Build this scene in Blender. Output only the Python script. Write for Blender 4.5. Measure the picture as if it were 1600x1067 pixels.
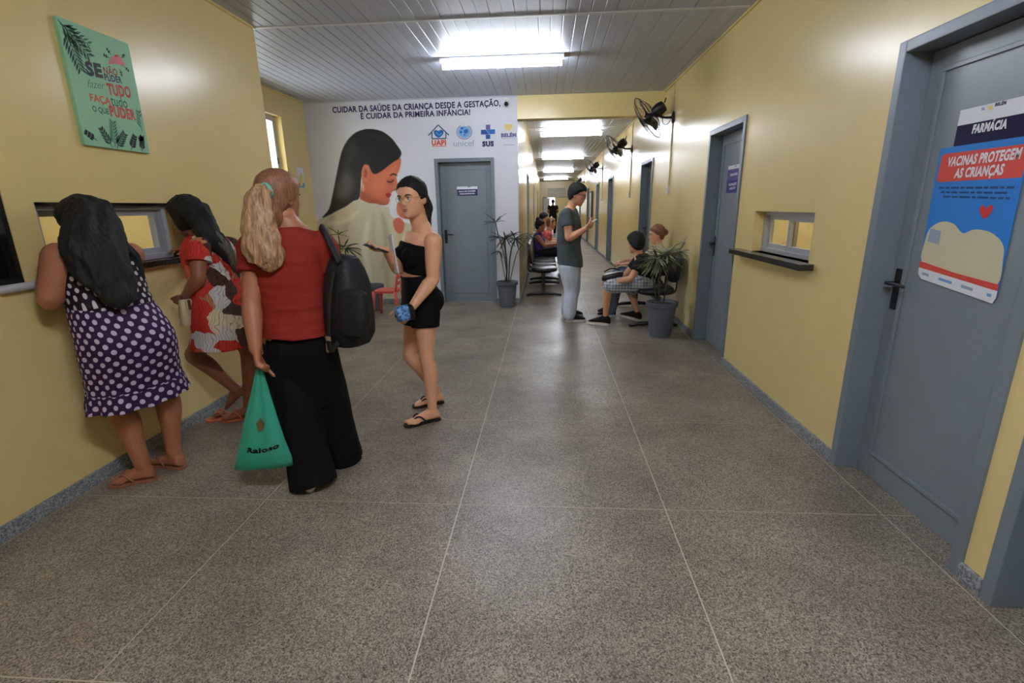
import bpy, bmesh, math, random
from mathutils import Vector, Matrix, noise
random.seed(7)
for o in list(bpy.data.objects): bpy.data.objects.remove(o)
S = bpy.context.scene
COL = S.collection
R = math.radians
# ---------------------------------------------------------------- camera (pixel frame 1600 x 1067)
F_PX, CAM_H = 769.0, 1.42
PITCH, YAW, ROLL = R(15.3), R(-4.13), R(-.97)
_f = Vector((math.sin(YAW)*math.cos(PITCH), math.cos(YAW)*math.cos(PITCH), -math.sin(PITCH)))
_r = Vector((math.cos(YAW), -math.sin(YAW), 0)); _u = _r.cross(_f)
CR = _r*math.cos(ROLL) + _u*math.sin(ROLL); CU = _u*math.cos(ROLL) - _r*math.sin(ROLL)
CAMP = Vector((0, 0, CAM_H))
cd = bpy.data.cameras.new('camera'); cd.sensor_width = 36; cd.lens = F_PX/1600*36; cd.clip_end = 200
cam = bpy.data.objects.new('camera', cd); COL.objects.link(cam)
m = Matrix((CR, CU, -_f)).transposed().to_4x4(); m.translation = CAMP
cam.matrix_world = m; S.camera = cam
def px(x, y, X=None, Y=None, Z=None):
    """point seen at photo pixel x,y on the plane X=, Y= or Z= const"""
    v = CR*((x-800)/F_PX) - CU*((y-533.5)/F_PX) + _f
    t = X/v.x if X is not None else Y/v.y if Y is not None else (Z-CAM_H)/v.z
    return CAMP + v*t
# ---------------------------------------------------------------- world, exposure
w = bpy.data.worlds.new('sky'); S.world = w; w.use_nodes = True
bg = w.node_tree.nodes['Background']; bg.inputs[0].default_value = (.86, .93, 1, 1); bg.inputs[1].default_value = 2.2
S.view_settings.view_transform = 'Standard'; S.view_settings.look = 'None'
S.view_settings.gamma = 1; S.view_settings.use_curve_mapping = False
S.view_settings.exposure = 1.6
TUBE_POWER = 48.0
# ---------------------------------------------------------------- plan of the place (metres)
XR, XL, XW, XC = 1.61, -2.452, -3.47, -.41
YL, YM, YE, YB = 4.51, 7.44, 32.0, -3.0
ZC = 2.90
# ---------------------------------------------------------------- materials
MATS = {}
def lin(c):
    return tuple(((v/255)/12.92 if v/255 <= .04045 else ((v/255+.055)/1.055)**2.4) for v in c) + (1,)
def mat(name, rgb, rough=.5, spec=.5, metal=0, bump=0, bscale=40, vary=0, vscale=6, emit=0, coat=0, trans=0, alpha=1, sheen=0):
    if name in MATS: return MATS[name]
    M = bpy.data.materials.new(name); M.use_nodes = True; MATS[name] = M
    nt = M.node_tree; N = nt.nodes; L = nt.links; b = N['Principled BSDF']
    c = lin(rgb)
    b.inputs['Base Color'].default_value = c; b.inputs['Roughness'].default_value = rough
    b.inputs['Specular IOR Level'].default_value = spec; b.inputs['Metallic'].default_value = metal
    if coat: b.inputs['Coat Weight'].default_value = coat; b.inputs['Coat Roughness'].default_value = .12
    if trans: b.inputs['Transmission Weight'].default_value = trans
    if alpha < 1: b.inputs['Alpha'].default_value = alpha
    if sheen: b.inputs['Sheen Weight'].default_value = sheen
    if emit:
        b.inputs['Emission Color'].default_value = c; b.inputs['Emission Strength'].default_value = emit
    if bump or vary:
        tc = N.new('ShaderNodeTexCoord')
    if bump:
        nz = N.new('ShaderNodeTexNoise'); nz.inputs['Scale'].default_value = bscale; nz.inputs['Detail'].default_value = 3
        bp = N.new('ShaderNodeBump'); bp.inputs['Strength'].default_value = bump; bp.inputs['Distance'].default_value = .01
        L.new(tc.outputs['Object'], nz.inputs['Vector']); L.new(nz.outputs['Fac'], bp.inputs['Height']); L.new(bp.outputs['Normal'], b.inputs['Normal'])
    if vary:
        nz = N.new('ShaderNodeTexNoise'); nz.inputs['Scale'].default_value = vscale; nz.inputs['Detail'].default_value = 5
        mr = N.new('ShaderNodeMapRange'); mr.inputs[1].default_value = .3; mr.inputs[2].default_value = .7
        mr.inputs[3].default_value = 1-vary; mr.inputs[4].default_value = 1+vary
        mx = N.new('ShaderNodeVectorMath'); mx.operation = 'SCALE'; mx.inputs[0].default_value = c[:3]
        L.new(tc.outputs['Object'], nz.inputs['Vector']); L.new(nz.outputs['Fac'], mr.inputs[0]); L.new(mr.outputs[0], mx.inputs['Scale'])
        L.new(mx.outputs[0], b.inputs['Base Color'])
    return M
def node_mat(name, rough=.5, spec=.5):
    M = bpy.data.materials.new(name); M.use_nodes = True; MATS[name] = M
    b = M.node_tree.nodes['Principled BSDF']; b.inputs['Roughness'].default_value = rough; b.inputs['Specular IOR Level'].default_value = spec
    return M, M.node_tree.nodes, M.node_tree.links, b
def ramp(N, stops, interp='LINEAR'):
    r = N.new('ShaderNodeValToRGB'); r.color_ramp.interpolation = interp
    e = r.color_ramp.elements
    while len(e) < len(stops): e.new(.5)
    for i, (p, c) in enumerate(stops): e[i].position = p; e[i].color = lin(c)
    return r
def terrazzo(name, cols, scale, rough, dirt=.25):
    M, N, L, b = node_mat(name, rough)
    g = N.new('ShaderNodeNewGeometry'); tc = N.new('ShaderNodeVectorMath'); tc.operation = 'SCALE'; tc.inputs['Scale'].default_value = 1
    L.new(g.outputs['Position'], tc.inputs[0])
    v = N.new('ShaderNodeTexVoronoi'); v.inputs['Scale'].default_value = scale; L.new(tc.outputs[0], v.inputs['Vector'])
    s = N.new('ShaderNodeSeparateColor'); L.new(v.outputs['Color'], s.inputs[0])
    r = ramp(N, cols, 'CONSTANT'); L.new(s.outputs[0], r.inputs[0])
    nz = N.new('ShaderNodeTexNoise'); nz.inputs['Scale'].default_value = 1.6; nz.inputs['Detail'].default_value = 7; nz.inputs['Roughness'].default_value = .68
    L.new(tc.outputs[0], nz.inputs['Vector'])
    mr = N.new('ShaderNodeMapRange'); mr.inputs[1].default_value = .34; mr.inputs[2].default_value = .66; mr.inputs[3].default_value = 1-dirt; mr.inputs[4].default_value = 1+dirt*.4
    L.new(nz.outputs['Fac'], mr.inputs[0])
    mx = N.new('ShaderNodeVectorMath'); mx.operation = 'SCALE'; L.new(r.outputs[0], mx.inputs[0]); L.new(mr.outputs[0], mx.inputs['Scale'])
    L.new(mx.outputs[0], b.inputs['Base Color'])
    rr = N.new('ShaderNodeMapRange'); rr.inputs[1].default_value = .3; rr.inputs[2].default_value = .7; rr.inputs[3].default_value = rough+.12; rr.inputs[4].default_value = rough-.05
    L.new(nz.outputs['Fac'], rr.inputs[0]); L.new(rr.outputs[0], b.inputs['Roughness'])
    return M
terrazzo('terrazzo', [(0, (98, 88, 76)), (.14, (160, 147, 130)), (.34, (131, 119, 104)), (.5, (175, 162, 145)), (.64, (121, 110, 97)), (.82, (148, 135, 119)), (.95, (70, 62, 54))], 215, .33, .34)
terrazzo('skirting_stone', [(0, (120, 126, 134)), (.3, (165, 168, 172)), (.6, (142, 146, 150)), (.85, (98, 102, 110))], 150, .5, .1)
mat('wall_paint', (232, 209, 146), .26, .5, bump=.05, bscale=6, vary=.03, vscale=1.2)
mat('white_paint', (214, 214, 222), .5, .4, bump=.03, bscale=8)
mat('strip', (196, 184, 160), .45)
mat('pvc', (190, 195, 208), .42, .35)
mat('pvc_joint', (216, 216, 220), .4)
mat('door_paint', (124, 133, 141), .34, .5, bump=.06, bscale=14, vary=.03)
mat('frame_paint', (118, 128, 138), .36, .5, bump=.08, bscale=20)
mat('black_metal', (22, 22, 24), .4)
mat('granite', (46, 42, 40), .25, .5, vary=.3, vscale=90)
mat('aluminium', (196, 198, 204), .38, .5, .55)
mat('grey_aluminium', (166, 169, 176), .4, .5, .25)
mat('marble', (206, 206, 212), .3)
mat('lamp_white', (228, 230, 234), .4)
mat('tube_glow', (236, 243, 255), .5, emit=TUBE_POWER)
mat('black_plastic', (18, 18, 20), .35)
mat('white_plastic', (222, 222, 218), .4)
mat('conduit_paint', (205, 192, 150), .4)
mat('paper', (226, 228, 236), .6)
mat('navy', (34, 30, 92), .45)
mat('dark_navy', (14, 8, 58), .6, .25)
mat('black_paint', (16, 16, 18), .2)
def glass_mat():
    M, N, L, b = node_mat('pane_glass', .03)
    tr = N.new('ShaderNodeBsdfTransparent'); gl = N.new('ShaderNodeBsdfGlossy'); gl.inputs['Roughness'].default_value = .03
    mx = N.new('ShaderNodeMixShader'); fr = N.new('ShaderNodeFresnel'); fr.inputs[0].default_value = 1.5
    tr.inputs[0].default_value = (.93, .96, .93, 1)
    L.new(fr.outputs[0], mx.inputs[0]); L.new(tr.outputs[0], mx.inputs[1]); L.new(gl.outputs[0], mx.inputs[2])
    L.new(mx.outputs[0], N['Material Output'].inputs[0])
glass_mat()
# ---------------------------------------------------------------- mesh helpers
def tagit(o, label=None, cat=None, group=None, kind=None):
    if label: o['label'] = label
    if cat: o['category'] = cat
    if group: o['group'] = group
    if kind: o['kind'] = kind
    return o
def empty(name, loc, label=None, cat=None, group=None, kind=None):
    o = bpy.data.objects.new(name, None); COL.objects.link(o); o.location = loc; o.empty_display_size = .05
    return tagit(o, label, cat, group, kind)
class MB:
    """collects shapes in world coordinates; build() links them as one mesh object"""
    def __init__(s): s.v = []; s.f = []; s.uv = []; s.has_uv = False
    def add(s, verts, faces, uvs=None):
        n = len(s.v); s.v += [Vector(p) for p in verts]; s.f += [tuple(i+n for i in f) for f in faces]
        if uvs: s.has_uv = True
        s.uv += list(uvs) if uvs else [(0, 0)]*len(verts)
        return s
    def box(s, a, b):
        x0, x1 = sorted((a[0], b[0])); y0, y1 = sorted((a[1], b[1])); z0, z1 = sorted((a[2], b[2]))
        return s.add([(x0,y0,z0),(x1,y0,z0),(x1,y1,z0),(x0,y1,z0),(x0,y0,z1),(x1,y0,z1),(x1,y1,z1),(x0,y1,z1)],
                     [(3,2,1,0),(4,5,6,7),(0,1,5,4),(1,2,6,5),(2,3,7,6),(3,0,4,7)])
    def obox(s, c, ax, ay, az):
        """oriented box: centre and three half-axis vectors"""
        c, ax, ay, az = map(Vector, (c, ax, ay, az))
        P = [c+sx*ax+sy*ay+sz*az for sz in (-1, 1) for sx, sy in ((-1,-1),(1,-1),(1,1),(-1,1))]
        return s.add(P, [(3,2,1,0),(4,5,6,7),(0,1,5,4),(1,2,6,5),(2,3,7,6),(3,0,4,7)])
    def loft(s, rings, cap=True, close=True, uvs=None):
        k = len(rings[0]); V = [p for r in rings for p in r]; Fs = []
        for i in range(len(rings)-1):
            for j in range(k if close else k-1):
                a, b = i*k+j, i*k+(j+1) % k
                Fs.append((a, b, b+k, a+k))
        if cap and close:
            Fs.append(tuple(reversed(range(k)))); Fs.append(tuple((len(rings)-1)*k+j for j in range(k)))
        U = None
        if uvs: U = [p for r in uvs for p in r]
        return s.add(V, Fs, U)
    def tube(s, pts, rad, n=12, cap=True, flat=None, smooth=0, round_ends=False):
        """swept circle; rad is a number or a list; flat=(axis, factor) squashes along an axis"""
        pts = [Vector(p) for p in pts]
        if not hasattr(rad, '__len__'): rad = [rad]*len(pts)
        if smooth: pts, rad = catmull(pts, rad, smooth)
        if round_ends:
            pts, rad = list(pts), list(rad)
            for end in (0, 1):
                i0, i1 = (0, 1) if end == 0 else (-1, -2)
                d = (pts[i0]-pts[i1]).normalized(); r0 = rad[i0]; p0 = pts[i0].copy()
                for a in (30, 60, 84):
                    q, rr = p0+d*r0*math.sin(R(a)), r0*math.cos(R(a))
                    if end == 0: pts.insert(0, q); rad.insert(0, rr)
                    else: pts.append(q); rad.append(rr)
        T = []
        for i in range(len(pts)):
            a, b = pts[max(i-1, 0)], pts[min(i+1, len(pts)-1)]
            t = (b-a); T.append(t.normalized() if t.length > 1e-9 else Vector((0, 0, 1)))
        up = Vector((0, 0, 1)) if abs(T[0].z) < .9 else Vector((1, 0, 0))
        nrm = (up-T[0]*up.dot(T[0])).normalized(); rings = []
        for p, t, r in zip(pts, T, rad):
            nrm = (nrm-t*nrm.dot(t)).normalized(); bi = t.cross(nrm)
            ring = []
            for j in range(n):
                a = 2*math.pi*j/n; d = (nrm*math.cos(a)+bi*math.sin(a))*r
                if flat: fa = Vector(flat[0]); d = d-fa*d.dot(fa)*(1-flat[1])
                ring.append(p+d)
            rings.append(ring)
        return s.loft(rings, cap)
    def ball(s, c, r, n=14, m=9, rot=None):
        c = Vector(c); r = Vector((r, r, r)) if not hasattr(r, '__len__') else Vector(r)
        rings = []
        for i in range(m+1):
            th = math.pi*(.02+.96*i/m)
            ring = []
            for j in range(n):
                a = 2*math.pi*j/n
                d = Vector((r.x*math.sin(th)*math.cos(a), r.y*math.sin(th)*math.sin(a), -r.z*math.cos(th)))
                ring.append(c+(rot @ d if rot else d))
            rings.append(ring)
        return s.loft(rings)
    def lathe(s, prof, c=(0, 0, 0), n=24, cap=True):
        c = Vector(c)
        return s.loft([[c+Vector((r*math.cos(2*math.pi*j/n), r*math.sin(2*math.pi*j/n), z)) for j in range(n)] for r, z in prof], cap)
    def build(s, name, material, parent=None, smooth=False, kind=None, label=None, cat=None, group=None, bevel=0):
        me = bpy.data.meshes.new(name); off = Vector((0, 0, 0))
        if parent is not None:
            q = parent
            while q is not None: off += q.location; q = q.parent
        me.from_pydata([p-off for p in s.v], [], s.f); me.update()
        if s.has_uv:
            ul = me.uv_layers.new(name='map')
            for lp in me.loops: ul.data[lp.index].uv = s.uv[lp.vertex_index]
        if bevel:
            bm = bmesh.new(); bm.from_mesh(me)
            bmesh.ops.bevel(bm, geom=[e for e in bm.edges if len(e.link_faces) == 2 and e.calc_face_angle(0) > .6], offset=bevel, segments=2, affect='EDGES', profile=.6)
            bm.to_mesh(me); bm.free()
        if smooth:
            for p in me.polygons: p.use_smooth = True
            if smooth is not True: me.set_sharp_from_angle(angle=R(smooth))
        me.materials.append(MATS[material] if isinstance(material, str) else material)
        o = bpy.data.objects.new(name, me); COL.objects.link(o); o.parent = parent
        return tagit(o, label, cat, group, kind)
def catmull(pts, rad, k):
    P, Q = [], []
    n = len(pts)
    for i in range(n-1):
        p0, p1, p2, p3 = pts[max(i-1, 0)], pts[i], pts[i+1], pts[min(i+2, n-1)]
        r0, r1, r2, r3 = rad[max(i-1, 0)], rad[i], rad[i+1], rad[min(i+2, n-1)]
        for j in range(k):
            t = j/k; a = -t**3+2*t*t-t; b = 3*t**3-5*t*t+2; c = -3*t**3+4*t*t+t; d = t**3-t*t
            P.append((p0*a+p1*b+p2*c+p3*d)/2); Q.append((r0*a+r1*b+r2*c+r3*d)/2)
    P.append(pts[-1]); Q.append(rad[-1])
    return P, Q
def spline2(pts, k=6, closed=True):
    n = len(pts); out = []
    for i in range(n if closed else n-1):
        g = (lambda j: pts[j % n]) if closed else (lambda j: pts[min(max(j, 0), n-1)])
        p0, p1, p2, p3 = g(i-1), g(i), g(i+1), g(i+2)
        for j in range(k):
            t = j/k; a = -t**3+2*t*t-t; b = 3*t**3-5*t*t+2; c = -3*t**3+4*t*t+t; d = t**3-t*t
            out.append(tuple((p0[q]*a+p1[q]*b+p2[q]*c+p3[q]*d)/2 for q in (0, 1)))
    return out
def evalmesh(o):
    dg = bpy.context.evaluated_depsgraph_get(); dg.update()
    return bpy.data.meshes.new_from_object(o.evaluated_get(dg))
def text_geo(txt, bold=0.0, shear=0.0):
    cu = bpy.data.curves.new('lettering', 'FONT'); cu.body = txt; cu.offset = bold; cu.shear = shear; cu.resolution_u = 3; cu.space_character = 1.0+bold*2
    o = bpy.data.objects.new('lettering', cu); COL.objects.link(o)
    me = evalmesh(o); bpy.data.objects.remove(o); bpy.data.curves.remove(cu)
    V = [v.co.copy() for v in me.vertices]; Fs = [tuple(p.vertices) for p in me.polygons]; bpy.data.meshes.remove(me)
    return V, Fs
def area2(P): return sum(a[0]*b[1]-b[0]*a[1] for a, b in zip(P, P[1:]+P[:1]))
class Plane:
    """a flat face of the place: origin o, reading direction u, up v, outward normal n"""
    def __init__(s, o, u, v, n, **plane): s.o, s.u, s.v, s.n, s.k = Vector(o), Vector(u), Vector(v), Vector(n), plane
    def uv(s, x, y):
        p = px(x, y, **s.k)-s.o; return p.dot(s.u), p.dot(s.v)
    def at(s, u, v, d=0): return s.o+s.u*u+s.v*v+s.n*d
    def flat(s, mb, pts, d):
        mb.add([s.at(u, v, d) for u, v in pts], [tuple(range(len(pts)))]); return mb
    def rect(s, mb, u0, v0, u1, v1, d): return s.flat(mb, [(u0, v0), (u1, v0), (u1, v1), (u0, v1)], d)
    def text(s, mb, txt, u0, v0, width, height, d, bold=0.0, shear=0.0, skew=0.0):
        V, Fs = text_geo(txt, bold, shear)
        x0 = min(p.x for p in V); x1 = max(p.x for p in V); y0 = min(p.y for p in V); y1 = max(p.y for p in V)
        mb.add([s.at(u0+(p.x-x0)/(x1-x0)*width, v0+(p.y-y0)/(y1-y0)*height+skew*(p.x-x0)/(x1-x0)*width, d) for p in V], Fs); return mb
    def ptext(s, mb, txt, x0, y0, x1, y1, cap_px, d, bold=0.0, shear=0.0):
        """lettering whose baseline runs between two photo pixels, capitals cap_px tall"""
        u0, v0 = s.uv(x0, y0); u1, v1 = s.uv(x1, y1); cap = s.uv((x0+x1)/2, (y0+y1)/2-cap_px)[1]-(v0+v1)/2
        V, Fs = text_geo(txt, bold, shear); xa = min(p.x for p in V); xb = max(p.x for p in V)
        k = cap/.70; W = u1-u0; sk = (v1-v0)/W
        mb.add([s.at(u0+(p.x-xa)/(xb-xa)*W, v0+p.y*k+sk*(p.x-xa)/(xb-xa)*W, d) for p in V], Fs); return mb
    def poly(s, mb, pts, d, k=5):
        P = [s.uv(x, y) for x, y in (spline2(pts, k) if k else pts)]
        return s.flat(mb, P if area2(P) > 0 else P[::-1], d)
    def disc(s, mb, x, y, rx, ry, d, n=20):
        return s.poly(mb, [(x+rx*math.cos(6.2832*i/n), y+ry*math.sin(6.2832*i/n)) for i in range(n)], d, 0)
    def line(s, mb, pts, wd, d):
        for (a, b), (c, e) in zip(pts, pts[1:]):
            q = Vector((c-a, e-b)); n = Vector((-q.y, q.x)).normalized()*wd/2
            s.flat(mb, [(a-n.x, b-n.y), (c-n.x, e-n.y), (c+n.x, e+n.y), (a+n.x, b+n.y)], d)
        return mb
def cells(mb, ax, lo, hi, t0, t1, holes):
    """wall slab with openings; ax 'x' = wall normal along x (spans y), 'y' = normal along y (spans x); holes (s0,s1,z0,z1)"""
    A = sorted({lo[0], hi[0], *[h[i] for h in holes for i in (0, 1)]}); Z = sorted({lo[1], hi[1], *[h[i] for h in holes for i in (2, 3)]})
    A = [a for a in A if lo[0] <= a <= hi[0]]; Z = [z for z in Z if lo[1] <= z <= hi[1]]
    for a0, a1 in zip(A, A[1:]):
        run = None
        for z0, z1 in list(zip(Z, Z[1:]))+[(None, None)]:
            solid = z0 is not None and not any(h[0]-1e-6 <= a0 and a1 <= h[1]+1e-6 and h[2]-1e-6 <= z0 and z1 <= h[3]+1e-6 for h in holes)
            if solid: run = (run[0], z1) if run else (z0, z1)
            elif run:
                if ax == 'x': mb.box((t0, a0, run[0]), (t1, a1, run[1]))
                else: mb.box((a0, t0, run[0]), (a1, t1, run[1]))
                run = None
    return mb
def wall(name, ax, lo, hi, t0, t1, holes=(), m='wall_paint'):
    return cells(MB(), ax, lo, hi, t0, t1, holes).build(name, m, kind='structure')
# ================================================================ STRUCTURE
DT = 2.105                                       # top of the door frames
RDOORS = [(.70, 1.62), (1.72, 2.62), (4.40, 5.33), (8.0, 8.96), (12.6, 13.58), (15.85, 16.8), (19.6, 20.5), (24.2, 25.1)]
LDOORS = [(10.75, 11.65), (15.9, 16.8), (22.0, 22.9)]
MD = (px(683, 360, Y=YM).x+.012, px(774, 360, Y=YM).x+.005)        # door in the mural wall
WR = (3.17, 4.05, 1.055, 1.357)                  # service window, right wall
WL = (2.29, 3.30, 1.135, 1.475)                  # service counter, left wall
WD = (1.15, 2.155, 1.115, 2.0)                   # dark window, left wall
WW = (5.55, 6.765, 1.05, 2.605)                  # tall window in the recess
wall('wall_right', 'x', (YB, 0), (YE, ZC), XR, XR+.15, [(a, b, 0, DT) for a, b in RDOORS]+[WR])
wall('wall_left', 'x', (YB, 0), (YL, ZC), XL-.15, XL, [WL, WD])
wall('wall_recess', 'y', (XW-.15, 0), (XL-.15, ZC), YL-.15, YL)
wall('wall_window', 'x', (YL, 0), (YM+.15, ZC), XW-.15, XW, [WW])
wall('wall_mural', 'y', (XW, 0), (XC, ZC), YM, YM+.15, [(MD[0], MD[1], 0, DT)], 'white_paint')
wall('wall_corridor', 'x', (YM+.15, 0), (YE, ZC), XC-.15, XC, [(a, b, 0, DT) for a, b in LDOORS])
wall('wall_rear', 'y', (XL-.15, 0), (XR+.15, ZC), YB-.15, YB)
e0, e1 = px(849, 310, Y=YE), px(899, 330, Y=YE)
t0, t1 = px(855, 294, Y=YE), px(884, 309, Y=YE)
DE = (e0.x, 1.5, 0, 1.93)
wall('wall_end', 'y', (XC-.15, 0), (XR+.15, ZC), YE, YE+.15, [DE, (t0.x, t1.x, 2.0, t0.z)])
wall('wall_far', 'y', (-3, 0), (4, ZC), 37, 37.15, [(.0, .62, .9, 2.05)])
wall('wall_far_side', 'x', (YE+.15, 0), (37, ZC), -3.15, -3); wall('wall_far_side', 'x', (YE+.15, 0), (37, ZC), 4, 4.15)
wall('wall_far_front', 'y', (-3, 0), (XC-.15, ZC), YE, YE+.15); wall('wall_far_front', 'y', (XR+.15, 0), (4, ZC), YE, YE+.15)
# rooms behind the service windows and behind the doors
wall('wall_office', 'x', (.3, 0), (YL-.15, ZC), -5.0, -4.85); wall('wall_office', 'y', (-4.85, 0), (XL-.15, ZC), .3, .45); wall('wall_office', 'y', (-4.85, 0), (XW-.15, ZC), YL-.15, YL)
wall('wall_pharmacy', 'x', (2.7, 0), (6.0, ZC), 4.2, 4.35); wall('wall_pharmacy', 'y', (XR+.15, 0), (4.2, ZC), 2.75, 2.9); wall('wall_pharmacy', 'y', (XR+.15, 0), (4.2, ZC), 5.9, 6.05)
# beam over the corridor mouth
MB().box((XC, YM, 2.60), (XR, YM+.2, ZC)).build('trim_1', 'wall_paint', kind='structure')
# ---- floor: pale strip bed with terrazzo slabs let into it
flo = MB().box((-5, YB-.2, -.08), (4.35, 37.2, -.0012)).build('floor', 'strip', kind='structure')
def slab(x0, x1, y0, y1):
    g = .0028
    return MB().box((x0+g, y0+g, -.04), (x1-g, y1-g, 0)).build('floor_slab', 'terrazzo', flo)
slabs = {}
def put_slab(x0, x1, y0, y1):
    k = (round(x1-x0, 3), round(y1-y0, 3))
    if k in slabs:
        o = bpy.data.objects.new('floor_slab', slabs[k][0]); COL.objects.link(o); o.parent = flo
        o.location = (x0-slabs[k][1], y0-slabs[k][2], 0)
    else:
        o = slab(x0, x1, y0, y1); slabs[k] = (o.data, x0, y0)
for yi in range(-5, 36):
    y0, y1 = 1.12+yi, 2.12+yi
    for xi in range(-5, 5):
        x0, x1 = -.425+xi, .575+xi
        lo, hi = (XL, XR) if y1 < YL+.3 else (XW, XR) if y1 < YM+.9 else (XC, XR)
        if yi > 30: lo, hi = -3, 4
        if x1 < lo or x0 > hi: continue
        put_slab(x0, x1, y0, y1)
# ---- ceiling: base board with tongue-and-groove PVC panels under it and joint strips
cei = MB().box((-5.05, YB-.2, ZC+.012), (4.4, 37.2, ZC+.1)).build('ceiling', 'pvc', kind='structure')
def panel_mesh(L):
    pr = [(.0015, .012), (.0015, .004), (.006, 0), (.095, 0), (.0985, .0035), (.1015, .0035), (.105, 0), (.194, 0), (.1985, .004), (.1985, .012)]
    mb = MB(); k = len(pr)
    mb.add([(x, y, z) for y in (0, L) for x, z in pr], [(j, j+1, j+1+k, j+k) for j in range(k-1)]+[(k-1, 0, k, 2*k-1), tuple(range(k)), tuple(reversed(range(k, 2*k)))])
    return mb
pm = {}
def panels(x0, x1, y0, y1):
    n = round((x1-x0)/.2+.499)
    for i in range(n):
        L = round(y1-y0, 3)
        if L not in pm:
            o = panel_mesh(L).build('ceiling_panel', 'pvc', cei); pm[L] = o.data
        else:
            o = bpy.data.objects.new('ceiling_panel', pm[L]); COL.objects.link(o); o.parent = cei
        o.location = (x0+.2*i, y0, ZC)
panels(XL, XR, YB, 0); panels(XL, XR, 0, YL-.0); panels(XW, XR, YL, YM)
for a, b in ((YM+.2, 10.4), (10.4, 16.4), (16.4, 22.4), (22.4, 28.4), (28.4, YE)): panels(XC, XR, a, b)
for y, x0 in ((0, XL), (YL, XL), (10.4, XC), (16.4, XC), (22.4, XC), (28.4, XC)):
    MB().box((x0, y-.018, ZC-.006), (XR, y+.018, ZC+.002)).build('joint_strip', 'pvc_joint', cei)
# edge trims where the ceiling meets the walls
k = 0
for a, b in (((XR-.02, YB, ZC-.015), (XR, YE, ZC)), ((XL, YB, ZC-.015), (XL+.02, YL, ZC)), ((XW, YM-.02, ZC-.012), (XC, YM, ZC)), ((XW, YL, ZC-.015), (XW+.02, YM, ZC)), ((XC, YM+.2, ZC-.015), (XC+.02, YE, ZC))):
    k += 1; MB().box(a, b).build('trim_%d' % (k+1), 'wall_paint' if k != 3 else 'pvc', kind='structure')
# ---- baseboards
def base(name, ax, t0, t1, spans):
    mb = MB()
    for a, b in spans:
        if ax == 'x': mb.box((t0, a, 0), (t1, b, .07))
        else: mb.box((a, t0, 0), (b, t1, .07))
    mb.build(name, 'skirting_stone', kind='structure', bevel=.004)
def gaps(lo, hi, holes):
    s = []; c = lo
    for a, b in sorted(holes): s.append((c, a)); c = b
    s.append((c, hi)); return [(a, b) for a, b in s if b-a > .01]
base('baseboard_right', 'x', XR-.02, XR, gaps(YB, YE, RDOORS))
base('baseboard_left', 'x', XL, XL+.02, [(YB, YL)])
base('baseboard_window', 'x', XW, XW+.02, [(YL, YM)])
base('baseboard_mural', 'y', YM-.02, YM, [(XW, MD[0]), (MD[1], XC)])
base('baseboard_corridor', 'x', XC, XC+.02, gaps(YM, YE, LDOORS))
# ---- doors
def door(n, origin, u, nrm, width, handle_at_start, top=DT, leafm='door_paint'):
    """metal frame, recessed flush leaf with a raised border, lever handle. origin: floor point at the frame's outer corner, u: along the wall, nrm: out of the wall"""
    o, u, nv = Vector(origin), Vector(u), Vector(nrm); z = Vector((0, 0, 1))
    root = empty('door_%d' % n, o, kind='structure')
    P = lambda a, h, d: o+u*a+z*h+nv*d
    def bx(mb, a0, a1, h0, h1, d0, d1): mb.obox(P((a0+a1)/2, (h0+h1)/2, (d0+d1)/2), u*(a1-a0)/2, nv*(d1-d0)/2, z*(h1-h0)/2)
    fr = MB(); fw = .05
    bx(fr, 0, fw, 0, top, -.15, .014); bx(fr, width-fw, width, 0, top, -.15, .014); bx(fr, fw, width-fw, top-fw, top, -.15, .014)
    fr.build('door_frame', 'frame_paint', root, bevel=.004)
    st = MB(); bx(st, fw, fw+.018, 0, top-fw, -.15, -.137); bx(st, width-fw-.018, width-fw, 0, top-fw, -.15, -.137); bx(st, fw, width-fw, top-fw-.018, top-fw, -.15, -.137)
    st.build('door_stop', 'frame_paint', root)
    lf = MB(); a0, a1, h1 = fw+.004, width-fw-.004, top-fw-.004
    bx(lf, a0, a1, .002, h1, -.135, -.105)
    leaf = lf.build('door_leaf', leafm, root, bevel=.003)
    bw = .10; bd = MB()
    for r0, r1, q0, q1 in ((a0+bw-.02, a0+bw, .15, h1-bw), (a1-bw, a1-bw+.02, .15, h1-bw), (a0+bw-.02, a1-bw+.02, .13, .15), (a0+bw-.02, a1-bw+.02, h1-bw, h1-bw+.02)):
        bx(bd, r0, r1, q0, q1, -.105, -.096)
    bd.build('moulding', leafm, leaf, bevel=.003)
    s = 1 if handle_at_start else -1; c = a0+.045 if handle_at_start else a1-.045
    hp = MB(); bx(hp, c-.02, c+.02, .90, 1.10, -.105, -.099); hp.build('handle_plate', 'black_metal', leaf, bevel=.003)
    hl = MB(); hl.tube([P(c, 1.03, -.10), P(c, 1.03, -.055)], .009, 10); hl.tube([P(c-s*.008, 1.03, -.055), P(c+s*.06, 1.032, -.053), P(c+s*.115, 1.028, -.055)], [.009, .010, .008], 10, smooth=4, flat=(nv, .7), round_ends=True)
    hl.tube([P(c, .945, -.105), P(c, .945, -.092)], .009, 10)
    hl.build('door_handle', 'black_metal', leaf, smooth=True)
    return root
n = 1
for a, b in RDOORS: door(n, (XR, b, 0), (0, -1, 0), (-1, 0, 0), b-a, True); n += 1
for a, b in LDOORS: door(n, (XC, a, 0), (0, 1, 0), (1, 0, 0), b-a, True); n += 1
door(n, (MD[0], YM, 0), (1, 0, 0), (0, -1, 0), MD[1]-MD[0], True); n += 1
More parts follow.
